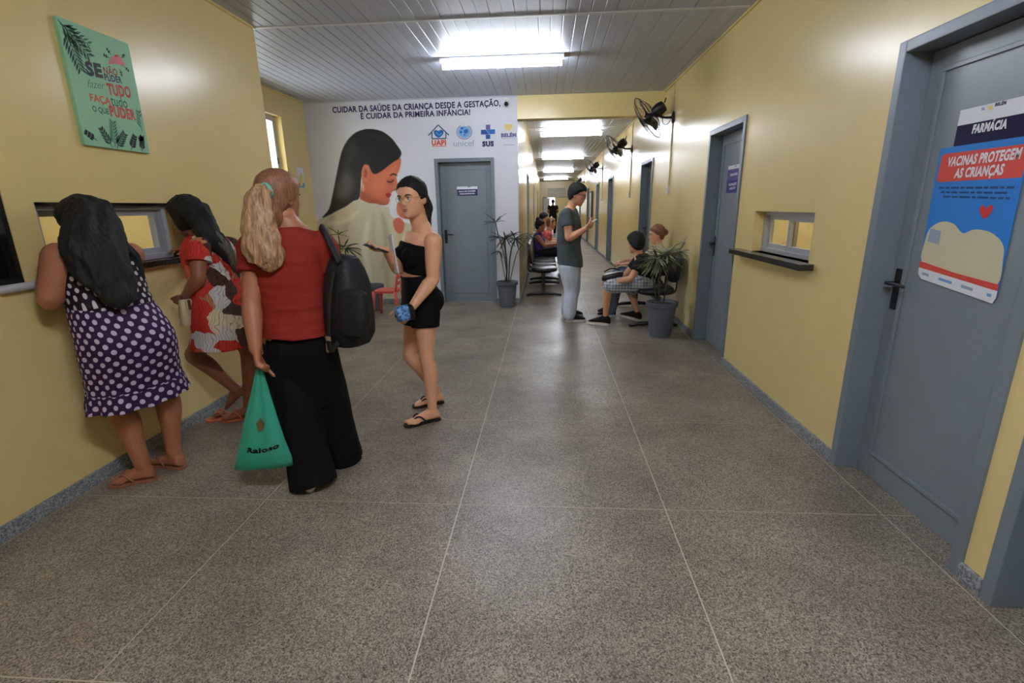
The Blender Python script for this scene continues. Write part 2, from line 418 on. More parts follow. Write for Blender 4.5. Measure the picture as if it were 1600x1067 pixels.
# open door leaf at the corridor's end
eo = empty('door_%d' % n, (DE[0], YE+.1, 0), kind='structure')
MB().box((DE[0]-.04, YE-.02, 0), (DE[0], YE+.16, 1.97)).box((1.5, YE-.02, 0), (1.54, YE+.16, 1.97)).box((DE[0]-.04, YE-.02, 1.93), (1.54, YE+.16, 1.97)).build('door_frame', 'frame_paint', eo)
MB().box((DE[0]+.02, YE+.16, .01), (DE[0]+.40, YE+.2, 1.92)).build('door_leaf', 'white_plastic', eo)
# ---- windows
def sash(root, P, a0, a1, h0, h1, d, fw, m):
    """P(a,h,d) -> point; a framed pane"""
    mb = MB()
    def bx(x0, x1, y0, y1):
        q = [P(x, y, dd) for dd in (d-.012, d+.012) for x, y in ((x0, y0), (x1, y0), (x1, y1), (x0, y1))]
        mb.add(q, [(3,2,1,0),(4,5,6,7),(0,1,5,4),(1,2,6,5),(2,3,7,6),(3,0,4,7)])
    bx(a0, a0+fw, h0, h1); bx(a1-fw, a1, h0, h1); bx(a0+fw, a1-fw, h0, h0+fw); bx(a0+fw, a1-fw, h1-fw, h1)
    s = mb.build('sash', m, root)
    g = MB(); g.add([P(x, y, d) for x, y in ((a0+fw, h0+fw), (a1-fw, h0+fw), (a1-fw, h1-fw), (a0+fw, h1-fw))], [(0, 1, 2, 3)])
    g.build('pane', 'pane_glass', s)
def win_frame(root, P, W, H0, H1, d0, d1, fw, m):
    mb = MB()
    for x0, x1, y0, y1 in ((0, fw, H0, H1), (W-fw, W, H0, H1), (fw, W-fw, H0, H0+fw), (fw, W-fw, H1-fw, H1)):
        q = [P(x, y, dd) for dd in (d0, d1) for x, y in ((x0, y0), (x1, y0), (x1, y1), (x0, y1))]
        mb.add(q, [(3,2,1,0),(4,5,6,7),(0,1,5,4),(1,2,6,5),(2,3,7,6),(3,0,4,7)])
    mb.build('window_frame', m, root, bevel=.002)
# right service window
w1 = empty('window_1', (XR, WR[1], WR[2]), kind='structure')
P = lambda a, h, d: Vector((XR-d, WR[1]-a, h)); Wd = WR[1]-WR[0]
win_frame(w1, P, Wd, WR[2], WR[3], -.14, -.07, .03, 'aluminium')
sash(w1, P, .03, Wd*.5, WR[2]+.03, WR[3]-.03, -.115, .032, 'aluminium'); sash(w1, P, Wd*.46, Wd-.03, WR[2]+.03, WR[3]-.03, -.085, .036, 'aluminium')
MB().box((XR-.085, 3.10, 1.015), (XR+.12, 4.30, WR[2])).build('trim_8', 'granite', kind='structure', bevel=.004)
# left service counter
w2 = empty('window_2', (XL, WL[0], WL[2]), kind='structure')
P = lambda a, h, d: Vector((XL+d, WL[0]+a, h)); Wd = WL[1]-WL[0]
win_frame(w2, P, Wd-.14, WL[2], WL[3], -.13, -.03, .035, 'grey_aluminium')
sash(w2, P, .035, .44, WL[2]+.035, WL[3]-.035, -.11, .03, 'grey_aluminium'); sash(w2, P, .40, Wd-.175, WL[2]+.035, WL[3]-.035, -.07, .035, 'grey_aluminium')
MB().box((XL-.13, WL[1]-.13, WL[2]), (XL-.11, WL[1], WL[3])).build('reveal', 'wall_paint', w2)
MB().box((XL-.14, WL[0]-.02, WL[2]-.035), (XL+.05, WL[1]+.04, WL[2])).build('trim_9', 'granite', kind='structure', bevel=.004)
MB().box((XL-.15, WL[0], WL[3]-.012), (XL+.004, WL[1], WL[3]+.004)).build('trim_10', 'black_paint', kind='structure')
# dark window near the camera
w3 = empty('window_3', (XL, WD[0], WD[2]), kind='structure')
P = lambda a, h, d: Vector((XL+d, WD[0]+a, h)); Wd = WD[1]-WD[0]
win_frame(w3, P, Wd, WD[2], WD[3], -.10, -.005, .022, 'black_metal')
MB().box((XL-.06, WD[0]+.02, WD[2]+.02), (XL-.05, WD[1]-.02, WD[3]-.02)).build('pane', 'black_paint', w3)
MB().tube([(XL+.015, WD[0]-.05, WD[2]-.018), (XL+.015, WD[1]+.02, WD[2]-.018)], .02, 14, round_ends=True).box((XL-.1, WD[0]-.03, WD[2]-.038), (XL+.015, WD[1], WD[2])).build('trim_11', 'marble', kind='structure', smooth=40)
# tall window in the recess
w4 = empty('window_4', (XW, WW[0], WW[2]), kind='structure')
P = lambda a, h, d: Vector((XW+d, WW[0]+a, h)); Wd = WW[1]-WW[0]
win_frame(w4, P, Wd, WW[2], WW[3], -.15, -.09, .03, 'aluminium')
sash(w4, P, .03, Wd*.52, WW[2]+.03, WW[3]-.03, -.135, .03, 'aluminium'); sash(w4, P, Wd*.48, Wd-.03, WW[2]+.03, WW[3]-.03, -.105, .03, 'aluminium')
MB().tube([P(Wd-.05, 2.02, -.09), P(Wd-.05, 2.10, -.09)], .01, 8).build('latch', 'black_plastic', w4)
# transom over the end door: two louvred panes
w5 = empty('window_5', (t0.x, YE, 2.0), kind='structure')
P = lambda a, h, d: Vector((t0.x+a, YE-d, h)); Wd = t1.x-t0.x
win_frame(w5, P, Wd, 2.0, t0.z, -.1, .01, .03, 'white_plastic')
MB().box(P(Wd/2-.02, 2.0, .01), P(Wd/2+.02, t0.z, -.1)).build('mullion', 'white_plastic', w5)
for i in range(7):
    for a, b in ((.03, Wd/2-.02), (Wd/2+.02, Wd-.03)):
        h = 2.05+i*(t0.z-2.1)/6
        MB().obox(P((a+b)/2, h, -.05), ((b-a)/2, 0, 0), (0, .03, .02), (0, -.003, .004)).build('slat', 'white_plastic', w5)
w6 = empty('window_6', (0, 37, .9), kind='structure')
P = lambda a, h, d: Vector((a, 37-d, h))
win_frame(w6, P, .62, .9, 2.05, -.1, .01, .03, 'white_plastic')
for i in range(5): MB().box(P(.1+i*.105, .93, -.04), P(.115+i*.105, 2.02, -.06)).build('bar', 'white_plastic', w6)
# ---- fluorescent fittings
def fitting(c, label, L=1.25, group='fluorescent ceiling fittings', tubes=1):
    x, y, z = c; root = empty('ceiling_light', (x, y, z), label, 'ceiling light', group)
    pr = [(-.075, 0), (-.075, -.012), (-.028, -.05), (.028, -.05), (.075, -.012), (.075, 0)]
    mb = MB(); k = len(pr)
    mb.add([(x+sx*(L/2+.01), y+a, z+h) for sx in (-1, 1) for a, h in pr], [(j, j+1, j+1+k, j+k) for j in range(k-1)]+[(k-1, 0, k, 2*k-1), tuple(reversed(range(k))), tuple(range(k, 2*k))])
    mb.build('housing', 'lamp_white', root)
    for s in (-1, 1):
        MB().box((x+s*L/2-.012, y-.02, z-.10), (x+s*L/2+.012, y+.02, z-.04)).build('lampholder', 'white_plastic', root)
    for i in range(tubes):
        yy = y+(i-(tubes-1)/2)*.09
        MB().tube([(x-L/2+.014, yy, z-.082), (x+L/2-.014, yy, z-.082)], .016, 12).build('tube', 'tube_glow', root, smooth=60)
fy = px(781, 103, Z=ZC-.082)
fitting((px(690, 103, Y=fy.y).x+.625, fy.y, ZC), 'fluorescent batten light on the ceiling in front of the mural')
fitting((.1, .45, ZC), 'fluorescent batten light on the ceiling of the near hall', tubes=2)
for i, (y, l) in enumerate(((10.9, 'nearest of the corridor fluorescent batten lights, just past the beam'), (16.1, 'second fluorescent batten light along the corridor ceiling'), (22.0, 'third fluorescent batten light along the corridor ceiling'), (28.0, 'farthest fluorescent batten light at the end of the corridor'))):
    fitting((.5, y, ZC), l)
fitting((-3.8, 2.4, ZC), 'fluorescent batten light in the office behind the counter'); fitting((3.0, 4.3, ZC), 'fluorescent batten light in the room behind the right service window'); fitting((.5, 34.5, ZC), 'fluorescent batten light in the far room beyond the corridor')
# ================================================================ PRINTS, SIGNS, FITTINGS
for nm, c in dict(print_black=(20, 20, 26), print_hair=(24, 22, 24), print_hair_light=(66, 64, 66), print_skin=(196, 104, 72), print_skin_light=(212, 128, 92), print_lip=(158, 44, 40), print_cream=(206, 196, 164), print_cream_dark=(176, 164, 128), print_white=(226, 226, 232), print_navy=(36, 32, 84), print_blue=(36, 104, 178), print_light_blue=(120, 168, 214), print_orange=(214, 84, 44), print_grey=(150, 160, 184), print_house=(74, 92, 112), print_purple=(104, 92, 152), print_yellow=(226, 202, 128), print_deep_blue=(24, 82, 152), poster_green=(152, 208, 168), print_leaf=(26, 66, 52), print_leaf_mid=(58, 120, 88), print_red=(198, 70, 54), print_rose=(224, 128, 140), print_text_dark=(40, 44, 50), poster_blue=(40, 124, 206), poster_red=(214, 74, 62), sign_violet=(98, 88, 150), sign_indigo=(58, 56, 122), print_text_blue=(22, 66, 120), print_heart=(204, 52, 52), canvas_edge=(110, 150, 122)).items(): mat(nm, c, .5, .3)
# ---- mural on the white wall
MP = Plane((0, YM, 0), (1, 0, 0), (0, 0, 1), (0, -1, 0), Y=YM)
mural = empty('wall_mural', (-2.4, YM-.001, 0), 'wall mural of a dark-haired mother nose to nose with a baby, headline and logos above', 'mural')
c6 = lambda L: [(460+x*.24374, 130+y*.24374) for x, y in L]
def mp(name, m, pts, d, k=5): return MP.poly(MB(), pts, d, k).build(name, m, mural)
import numpy as np
def printed_figure():
    """the photographic print: a fine grid of vertex colours, each layer a soft-edged outline"""
    x0, x1, y0, y1 = 482, 664, 196, 467; st = 1.0
    gx, gy = np.meshgrid(np.arange(x0, x1+.1, st), np.arange(y0, y1+.1, st)); nx, ny = gx.shape[1], gx.shape[0]
    c = np.empty(gx.shape+(3,)); c[:] = (214, 214, 222)
    rgh = np.random.RandomState(3)
    def mask(pts, soft, k=4):
        P_ = np.array(spline2(pts, k) if k else pts); Q_ = np.roll(P_, -1, 0); ins = np.zeros(gx.shape, bool); dist = np.full(gx.shape, 1e9)
        for (ax, ay), (bx, by) in zip(P_, Q_):
            t = np.clip(((gx-ax)*(bx-ax)+(gy-ay)*(by-ay))/max((bx-ax)**2+(by-ay)**2, 1e-9), 0, 1); dist = np.minimum(dist, np.hypot(gx-ax-t*(bx-ax), gy-ay-t*(by-ay)))
            cr_ = ((ay > gy) != (by > gy)) & (gx < (bx-ax)*(gy-ay)/((by-ay) if abs(by-ay) > 1e-9 else 1e-9)+ax); ins ^= cr_
        sd = np.where(ins, dist, -dist); t = np.clip(sd/(2*soft)+.5, 0, 1); return t*t*(3-2*t)
    def lay(pts, col, soft=.7, op=1., k=4, clip=None):
        m_ = mask(pts, soft, k)*op
        if clip is not None: m_ = m_*clip
        c[:] = c*(1-m_[..., None])+np.array(col)*m_[..., None]; return m_
    def stroke(pts, w_, col, soft, op, clip=None):
        P_ = spline2(pts, 5, False)+[pts[-1]]; L_ = []; R_ = []
        for i, p in enumerate(P_):
            a, b = P_[max(i-1, 0)], P_[min(i+1, len(P_)-1)]; d = np.hypot(b[0]-a[0], b[1]-a[1]) or 1; n_ = (-(b[1]-a[1])/d, (b[0]-a[0])/d); ww = w_*math.sin(math.pi*(i+.6)/(len(P_)+.2))**.5
            L_.append((p[0]+n_[0]*ww, p[1]+n_[1]*ww)); R_.append((p[0]-n_[0]*ww, p[1]-n_[1]*ww))
        lay(L_+R_[::-1], col, soft, op, 0, clip)
    bl = lay([(489, 352), (505, 340), (530, 327), (552, 316), (565, 312), (582, 318), (600, 322), (618, 327), (640, 338), (655, 360), (660, 400), (655, 440), (645, 466.5), (590, 467), (540, 467), (512, 467), (500, 430), (490, 390)], (204, 194, 168), .8)
    for pts, w_, col, op in (([(520, 335), (506, 380), (512, 440)], 9, (168, 152, 112), .55), ([(575, 345), (570, 390), (580, 440)], 5, (226, 220, 200), .7), ([(597, 332), (604, 372), (598, 420)], 4, (168, 156, 118), .6), ([(545, 340), (534, 380), (532, 430)], 5, (176, 164, 130), .55), ([(615, 395), (604, 430), (610, 462)], 4, (172, 160, 124), .6), ([(560, 395), (566, 430), (560, 462)], 4, (180, 170, 138), .5), ([(630, 345), (625, 380), (634, 420)], 8, (206, 188, 130), .6), ([(510, 350), (540, 345), (560, 330)], 4, (226, 218, 194), .6), ([(585, 330), (583, 370), (590, 400)], 3, (190, 180, 150), .7), ([(610, 340), (616, 375), (612, 400)], 5, (226, 214, 180), .5)): stroke(pts, w_, col, 3.5, op, bl)
    sk = lay(c6([(470, 525), (500, 572), (520, 580), (560, 560), (600, 530), (640, 500), (681, 480), (682, 520), (672, 560), (655, 600), (662, 650), (655, 678), (634, 690), (622, 705), (618, 722), (608, 735), (612, 750), (600, 775), (570, 783), (520, 772), (480, 768), (440, 752), (420, 738), (425, 700), (436, 640), (430, 600), (434, 560), (450, 525)]), (204, 106, 76), .6)
    lay(c6([(500, 600), (560, 570), (620, 540), (660, 520), (640, 600), (590, 680), (540, 720), (490, 680)]), (220, 126, 94), 8, .8, clip=sk)
    lay(c6([(430, 690), (480, 720), (560, 760), (600, 778), (540, 800), (430, 770)]), (158, 70, 48), 6, .7, clip=sk); lay(c6([(640, 610), (665, 640), (660, 685), (632, 690), (628, 650)]), (214, 122, 92), 3, .8, clip=sk)
    lay(c6([(590, 610), (640, 600), (640, 650), (600, 652)]), (186, 90, 66), 4, .6, clip=sk)
    hm = lay(c6([(490, 293), (560, 308), (620, 350), (660, 400), (686, 445), (672, 482), (640, 502), (600, 532), (560, 562), (520, 582), (498, 572), (470, 522), (445, 545), (428, 610), (424, 690), (412, 742), (380, 755), (330, 790), (280, 815), (230, 842), (178, 862), (222, 805), (248, 700), (268, 600), (288, 500), (310, 420), (345, 360), (390, 318), (440, 298)]), (24, 22, 24), .7)
    lay(c6([(300, 580), (340, 560), (375, 600), (380, 660), (350, 730), (300, 745), (265, 720), (275, 640)]), (104, 102, 104), 9, .75, clip=hm); lay(c6([(320, 430), (380, 360), (400, 440), (350, 560), (300, 560)]), (66, 64, 66), 9, .6, clip=hm); lay(c6([(470, 320), (560, 330), (600, 370), (540, 360)]), (54, 52, 56), 6, .6, clip=hm)
    er = lay(c6([(455, 520), (478, 545), (480, 590), (462, 632), (440, 625), (430, 580), (438, 540)]), (214, 124, 92), .8); lay(c6([(456, 545), (468, 565), (462, 605), (448, 600), (446, 565)]), (150, 70, 50), 2, .7, clip=er)
    stroke(c6([(594, 626), (615, 634), (638, 620)]), 1.1, (50, 26, 22), .7, 1); stroke(c6([(612, 594), (634, 582), (660, 592)]), 1.3, (48, 30, 26), .8, .9)
    lay(c6([(586, 710), (604, 704), (620, 712), (616, 722), (606, 736), (592, 726)]), (162, 40, 40), .7); lay(c6([(640, 680), (652, 678), (648, 688), (638, 690)]), (130, 52, 40), 1, .8); lay(c6([(438, 650), (446, 650), (446, 690), (438, 690)]), (222, 200, 150), .8, .8)
    lay([(609, 322), (618, 306), (636, 300), (654, 308), (660, 330), (648, 348), (626, 346), (612, 338)], (224, 224, 230), .8); lay([(622, 316), (636, 306), (650, 314), (652, 330), (642, 342), (627, 340), (620, 330)], (206, 112, 82), 1); lay([(614, 346), (624, 340), (632, 350), (628, 364), (619, 362)], (206, 108, 84), .9)
    c[:] += rgh.normal(0, 2.0, gx.shape)[..., None]; c[:] = np.clip(c, 0, 255)/255
    lc = np.where(c <= .04045, c/12.92, ((c+.055)/1.055)**2.4)
    mb = MB(); off = mural.location
    V = [MP.at(*MP.uv(x, y), .002)-off for x, y in zip(gx.ravel(), gy.ravel())]
    Fs = [(j*nx+i, (j+1)*nx+i, (j+1)*nx+i+1, j*nx+i+1) for j in range(ny-1) for i in range(nx-1)]
    me = bpy.data.meshes.new('printed_figure'); me.from_pydata(V, [], Fs); at_ = me.color_attributes.new('print', 'FLOAT_COLOR', 'POINT')
    at_.data.foreach_set('color', np.concatenate([lc.reshape(-1, 3), np.ones((nx*ny, 1))], 1).astype(np.float32).ravel())
    M, N, L, b_ = node_mat('mural_print', .5, .4); an = N.new('ShaderNodeAttribute'); an.attribute_name = 'print'; L.new(an.outputs['Color'], b_.inputs['Base Color'])
    me.materials.append(M); o = bpy.data.objects.new('printed_figure', me); COL.objects.link(o); o.parent = mural
printed_figure()
for a_ in (('CUIDAR DA SAÚDE DA CRIANÇA DESDE A GESTAÇÃO,', 520, 176.3, 782, 165.5, 9.2), ('É CUIDAR DA PRIMEIRA INFÂNCIA!', 564, 186, 735, 179.3, 8.6)): MP.ptext(MB(), *a_, .003, .03).build('headline', 'print_navy', mural)
cl = lambda L: [(660+x*.1, 180+y*.1) for x, y in L]
hs = MB()
for L in ([(95, 318), (246, 152), (415, 312)], [(150, 270), (150, 367), (368, 365), (366, 268)]): MP.line(hs, [MP.uv(*q) for q in cl(L)], .016, .003)
hs.build('house_outline', 'print_house', mural)
mp('heart', 'print_blue', cl([(255, 352), (195, 310), (180, 255), (215, 230), (252, 248), (290, 226), (328, 250), (318, 305)]), .003, 4)
ht = MB(); MP.line(ht, [MP.uv(*q) for q in cl([(215, 265), (240, 300), (275, 310), (298, 280)])], .012, .0036); ht.build('heart_lines', 'print_light_blue', mural)
lt = MB(); MP.ptext(lt, 'UAPI', *cl([(148, 470)])[0], *cl([(372, 466)])[0], 8, .003, .05); MP.line(lt, [MP.uv(*q) for q in cl([(155, 488), (365, 484)])], .008, .003); lt.build('logo_lettering', 'print_orange', mural)
gb = MB(); MP.disc(gb, *cl([(655, 262)])[0], 9.6, 9.2, .003); gb.build('globe', 'print_light_blue', mural)
gl = MB()
for L in ([(600, 190), (640, 190), (630, 225), (600, 215)], [(650, 235), (700, 215), (712, 260), (680, 290), (652, 275)], [(585, 250), (615, 240), (620, 280), (590, 285)], [(640, 300), (672, 300), (655, 325)]): MP.poly(gl, cl(L), .0036, 3)
gl.build('globe_land', 'print_blue', mural)
wr = MB(); MP.line(wr, [MP.uv(65.5*10+11.8*math.cos(a), 206.4+11.2*math.sin(a)) if False else MP.uv(725.5+11.4*math.cos(a), 206.2+11.0*math.sin(a)) for a in [R(-60+300*i/24) for i in range(25)]], .02, .0032); wr.build('wreath', 'print_grey', mural)
lt = MB(); MP.ptext(lt, 'unicef', *cl([(490, 488)])[0], *cl([(818, 482)])[0], 9.5, .003, 0); lt.build('logo_lettering', 'print_grey', mural)
for L, m in ([[(990, 150), (1060, 148), (1060, 222), (990, 224)], 'print_purple'], [[(915, 230), (990, 226), (1050, 300), (915, 302)], 'print_deep_blue'], [[(995, 226), (1136, 220), (1136, 292), (1055, 298)], 'print_blue'], [[(990, 304), (1060, 304), (1060, 370), (990, 372)], 'print_deep_blue']): mp('cross_arm', m, cl(L), .003, 0)
lt = MB(); MP.ptext(lt, 'SUS', *cl([(936, 486)])[0], *cl([(1118, 480)])[0], 7.4, .003, .07); lt.build('logo_lettering', 'print_navy', mural)
mp('crest', 'print_yellow', cl([(1285, 150), (1345, 140), (1400, 148), (1402, 200), (1350, 246), (1290, 205)]), .003, 3)
lt = MB(); MP.ptext(lt, 'BELÉM', *cl([(1230, 340)])[0], *cl([(1466, 334)])[0], 5.2, .003, .07); lt.build('logo_lettering', 'print_purple', mural)
lt = MB(); MP.ptext(lt, 'PREFEITURA', *cl([(1232, 372)])[0], *cl([(1462, 366)])[0], 1.8, .003, 0); MP.line(lt, [MP.uv(*q) for q in cl([(1262, 466), (1440, 462)])], .008, .003); lt.build('logo_lettering', 'print_grey', mural)
# ---- green motivational canvas on the left wall
LP = Plane((XL, 0, 0), (0, 1, 0), (0, 0, 1), (1, 0, 0), X=XL)
c1 = lambda x, y: (x*.2625, y*.2625)
u0, v0 = 2.622, 1.772; u1, v1 = 3.062, 2.372
gp = empty('green_canvas', (XL, (u0+u1)/2, v0), 'green printed canvas with leaf fronds and a Portuguese saying above the counter', 'poster')
MB().box((XL+.001, u0, v0), (XL+.022, u1, v1)).build('canvas', 'poster_green', gp, bevel=.002)
dd = .0228
def gt(txt, a, b, cap, m, bold=.03, shear=0):
    q = MB(); LP.ptext(q, txt, *c1(*a), *c1(*b), cap*.2625, dd, bold, shear); q.build('lettering', m, gp)
gt('SE', (493, 443), (592, 462), 72, 'print_text_dark', .06); gt('NÃO', (596, 438), (680, 452), 38, 'print_lip', .02); gt('PUDER', (602, 478), (706, 497), 36, 'print_navy', .03)
gt('fazer', (500, 520), (606, 532), 46, 'print_leaf_mid', -.01, .35); gt('TUDO', (622, 563), (762, 582), 62, 'print_red', .04); gt('FAÇA', (516, 600), (640, 624), 40, 'print_orange', .03)
gt('tudo', (642, 628), (740, 644), 60, 'print_leaf', 0); gt('O QUE', (530, 662), (628, 682), 32, 'print_leaf', .02); gt('PUDER', (636, 690), (790, 716), 58, 'print_red', .05)
def frond(u, v, ang, L, n, m, wid=.018, up=1):
    mb = MB(); a = R(ang); d = Vector((math.cos(a), math.sin(a))); p = Vector((-d.y, d.x))
    LP.line(mb, [(u, v), (u+d.x*L, v+d.y*L)], .004, dd)
    for i in range(n):
        t = (i+1)/(n+1); l = L*.42*(1-t*.45)
        for s in (-1, 1):
            b = Vector((u, v))+d*L*t; q = d*.75+p*s*.65
            e = b+q*l; c = b+q*l*.5; w = Vector((-q.y, q.x))*wid*.5
            P4 = [b, c-w, e, c+w]; P4 = [x for x in P4]
            if all(u0+.002 < x.x < u1-.002 and v0+.002 < x.y < v1-.002 for x in P4): LP.flat(mb, [(x.x, x.y) for x in P4], dd)
    if mb.f: mb.build('frond', m, gp)
frond(u0+.005, v1-.015, -42, .20, 7, 'print_leaf', .016); frond(u0+.03, v1-.05, -75, .19, 8, 'print_leaf', .014); frond(u0+.01, v1-.03, -20, .17, 6, 'print_leaf_mid', .012)
frond(u0+.19, v0+.01, 82, .14, 7, 'print_leaf_mid', .012); frond(u0+.17, v0+.006, 118, .11, 5, 'print_leaf', .016); frond(u0+.20, v0+.006, 48, .12, 6, 'print_leaf', .014); frond(u0+.30, v0+.006, 60, .10, 5, 'print_black', .016); frond(u0+.38, v0+.006, 75, .09, 5, 'print_black', .016); frond(u1-.03, v0+.12, 88, .12, 5, 'print_leaf_mid', .012); frond(u0+.08, v0+.03, 150, .08, 3, 'print_black', .02); frond(u1-.02, v0+.10, 215, .06, 2, 'print_black', .03)
for x, y, r, m in ((650, 358, 8, 'print_rose'), (680, 362, 9, 'print_rose'), (668, 345, 7, 'print_red'), (705, 382, 5, 'print_rose'), (632, 375, 4, 'print_rose')):
    q = MB(); LP.disc(q, x*.2625, y*.2625, r*.62, r*.72, dd+.0003*r); q.build('flower', m, gp)
for x, y, an in ((640, 330, 130), (700, 345, 40), (715, 395, 330), (690, 410, 280), (628, 345, 170)):
    q = LP.uv(x*.2625, y*.2625); frond(q[0], q[1], an, .04, 2, 'print_leaf', .01)
# ---- paper in the dark window
MB().box((XL-.049, WD[1]-.23, 1.335), (XL-.047, WD[1]-.022, 1.40)).build('paper_notice', 'paper', label='white paper strip stuck inside the dark window', cat='notice')
MB().box((XL-.049, WD[1]-.30, 1.47), (XL-.047, WD[1]-.022, 1.56)).build('paper_notice', 'paper', label='upper white paper sheet in the dark window above the strip', cat='notice')
# ---- small notice on the recess wall
RP = Plane((XW, 0, 0), (0, 1, 0), (0, 0, 1), (1, 0, 0), X=XW)
nt_ = empty('wall_notice', (XW, 7.1, 1.72), 'small white notice with a blue foot beside the tall window', 'notice')
MB().box((XW+.001, 7.02, 1.72), (XW+.004, 7.20, 2.0)).build('sheet', 'paper', nt_)
MB().box((XW+.004, 7.03, 1.73), (XW+.0048, 7.19, 1.79)).build('blue_band', 'print_light_blue', nt_); MB().box((XW+.004, 7.03, 1.79), (XW+.0048, 7.19, 1.80)).build('green_band', 'print_leaf_mid', nt_)
q = MB(); RP.poly(q, [(469, 290), (467, 280), (470, 270), (473, 280), (472, 290)], .005); q.build('picture', 'print_yellow', nt_)
# ---- door signs
XF = XR+.105
FP = Plane((XF, 0, 0), (0, -1, 0), (0, 0, 1), (-1, 0, 0), X=XF)
def sign(name, label, y0, y1, z0, z1, bands, pl, norm, part='sheet'):
    root = empty(name, pl.at(y0, z0), label, 'sign')
    for i, (a, b, m) in enumerate(bands):
        q = MB(); lo, hi = z0+(z1-z0)*a, z0+(z1-z0)*b
        c = [pl.at(u, v, d) for d in (.001, .003) for u, v in ((y0, lo), (y1, lo), (y1, hi), (y0, hi))]
        q.add(c, [(3,2,1,0),(4,5,6,7),(0,1,5,4),(1,2,6,5),(2,3,7,6),(3,0,4,7)]); q.build('panel', m, root)
    return root
sg = sign('door_sign', 'FARMÁCIA sign with white header on the nearest grey door', -2.342, -1.99, 1.56, 1.775, [(0, .72, 'dark_navy'), (.72, 1, 'paper')], FP, 1)
q = MB(); FP.ptext(q, 'FARMÁCIA', 1519.5, 208, 1574, 199.5, 12.5, .0036, .06, .12); q.build('lettering', 'print_white', sg)
q = MB(); FP.ptext(q, 'BELÉM', 1556, 166, 1573.5, 162.5, 5, .0036, .06); q.build('lettering', 'print_navy', sg)
q = MB(); FP.poly(q, [(1546, 166), (1552.5, 163.5), (1552, 171.5), (1549, 172.5), (1546, 171)], .0036, 0); q.build('crest', 'print_yellow', sg)
q = MB(); FP.poly(q, [(1535, 168.5), (1540, 167.5), (1540, 172), (1535, 172.5)], .0036, 0); q.build('emblem', 'print_grey', sg)
# poster: the sheet hangs a little skewed
ps = empty('vaccine_poster', px(1495, 450, X=XF), 'blue vaccination poster with red banner and white foot on the pharmacy door', 'poster')
PT = [FP.uv(*p) for p in ((1435, 434), (1441, 442), (1547, 474), (1556, 470))]
tl = (-2.408, 1.634); tr = (-1.985, 1.634); bl = (-2.392, 1.075); br = (-1.972, 1.03)
def pu(s, t):
    """poster coordinates: s across 0..1, t down 0..1"""
    a = Vector(tl)*(1-s)+Vector(tr)*s; b = Vector(bl)*(1-s)+Vector(br)*s; c = a*(1-t)+b*t; return (c.x, c.y)
def pq(name, m, L, d, k=0):
    P_ = [pu(s, t) for s, t in (spline2(L, k) if k else L)]
    q = MB(); FP.flat(q, P_ if area2(P_) > 0 else P_[::-1], d); return q.build(name, m, ps)
L = [(0, 0), (1, 0), (1, .96), (.975, 1), (.06, 1.0), (0, .965)]
q = MB(); A_ = [pu(*p) for p in L]; A_ = A_ if area2(A_) > 0 else A_[::-1]; n_ = len(A_)
q.add([FP.at(u, v, d) for d in (.004, .006) for u, v in A_], [tuple(range(n_, 2*n_)), tuple(reversed(range(n_)))]+[(i, (i+1) % n_, (i+1) % n_+n_, i+n_) for i in range(n_)]); q.build('sheet', 'poster_blue', ps)
pq('footer', 'paper', [(0.0, .915), (1, .915), (1, .96), (.975, 1), (.06, 1), (0, .965)], .0064)
pq('red_band', 'poster_red', [(0, .865), (.5, .88), (1, .875), (1, .916), (0, .916)], .0068)
pq('pillow', 'print_cream', [(.02, .70), (.06, .60), (.20, .54), (.36, .545), (.49, .60), (.62, .565), (.80, .57), (.95, .63), (.985, .72), (.985, .875), (.75, .885), (.5, .885), (.25, .875), (.02, .865)], .0066, 4); pq('tablet', 'print_grey', [(.07, .60), (.22, .61), (.22, .71), (.06, .70)], .0072)
pq('banner', 'poster_red', [(.04, .06), (.08, .045), (.99, .045), (.99, .235), (.06, .25), (.03, .235)], .0066)
def pt(txt, s0, t0_, s1, t1_, cap, m, bold=.03, shear=0., name='lettering'):
    V, Fs = text_geo(txt, bold, shear); xa = min(p.x for p in V); xb = max(p.x for p in V); q = MB(); pts = []
    for p in V:
        f = (p.x-xa)/(xb-xa); pts.append(FP.at(*pu(s0+(s1-s0)*f, t0_+(t1_-t0_)*f-p.y/.70*cap), .0072))
    q.add(pts, Fs); q.build(name, m, ps)
pt('VACINAS PROTEGEM', .14, .138, .94, .125, .062, 'print_white', .04, .15); pt('AS CRIANÇAS', .25, .222, .80, .212, .062, 'print_white', .04, .15)
q = MB()
for i, (a, b) in enumerate(((.08, .95), (.12, .9), (.16, .92))):
    t = .285+.032*i; s = a
    while s < b-.03:
        wd = random.uniform(.04, .13); e = min(s+wd, b); FP.flat(q, [pu(s, t+.014), pu(e, t+.014), pu(e, t), pu(s, t)], .0072); s = e+.02
q.build('small_print', 'print_text_blue', ps)
pq('heart', 'print_heart', [(.70, .49), (.635, .445), (.635, .415), (.67, .405), (.70, .425), (.735, .40), (.77, .41), (.765, .445)], .0072, 3)
for a, b, m in ((.06, .16, 'print_grey'), (.3, .48, 'print_light_blue'), (.6, .74, 'print_grey'), (.9, .95, 'print_light_blue')): pq('sponsor_mark', m, [(a, .945), (b, .945), (b, .965), (a, .965)], .0068)
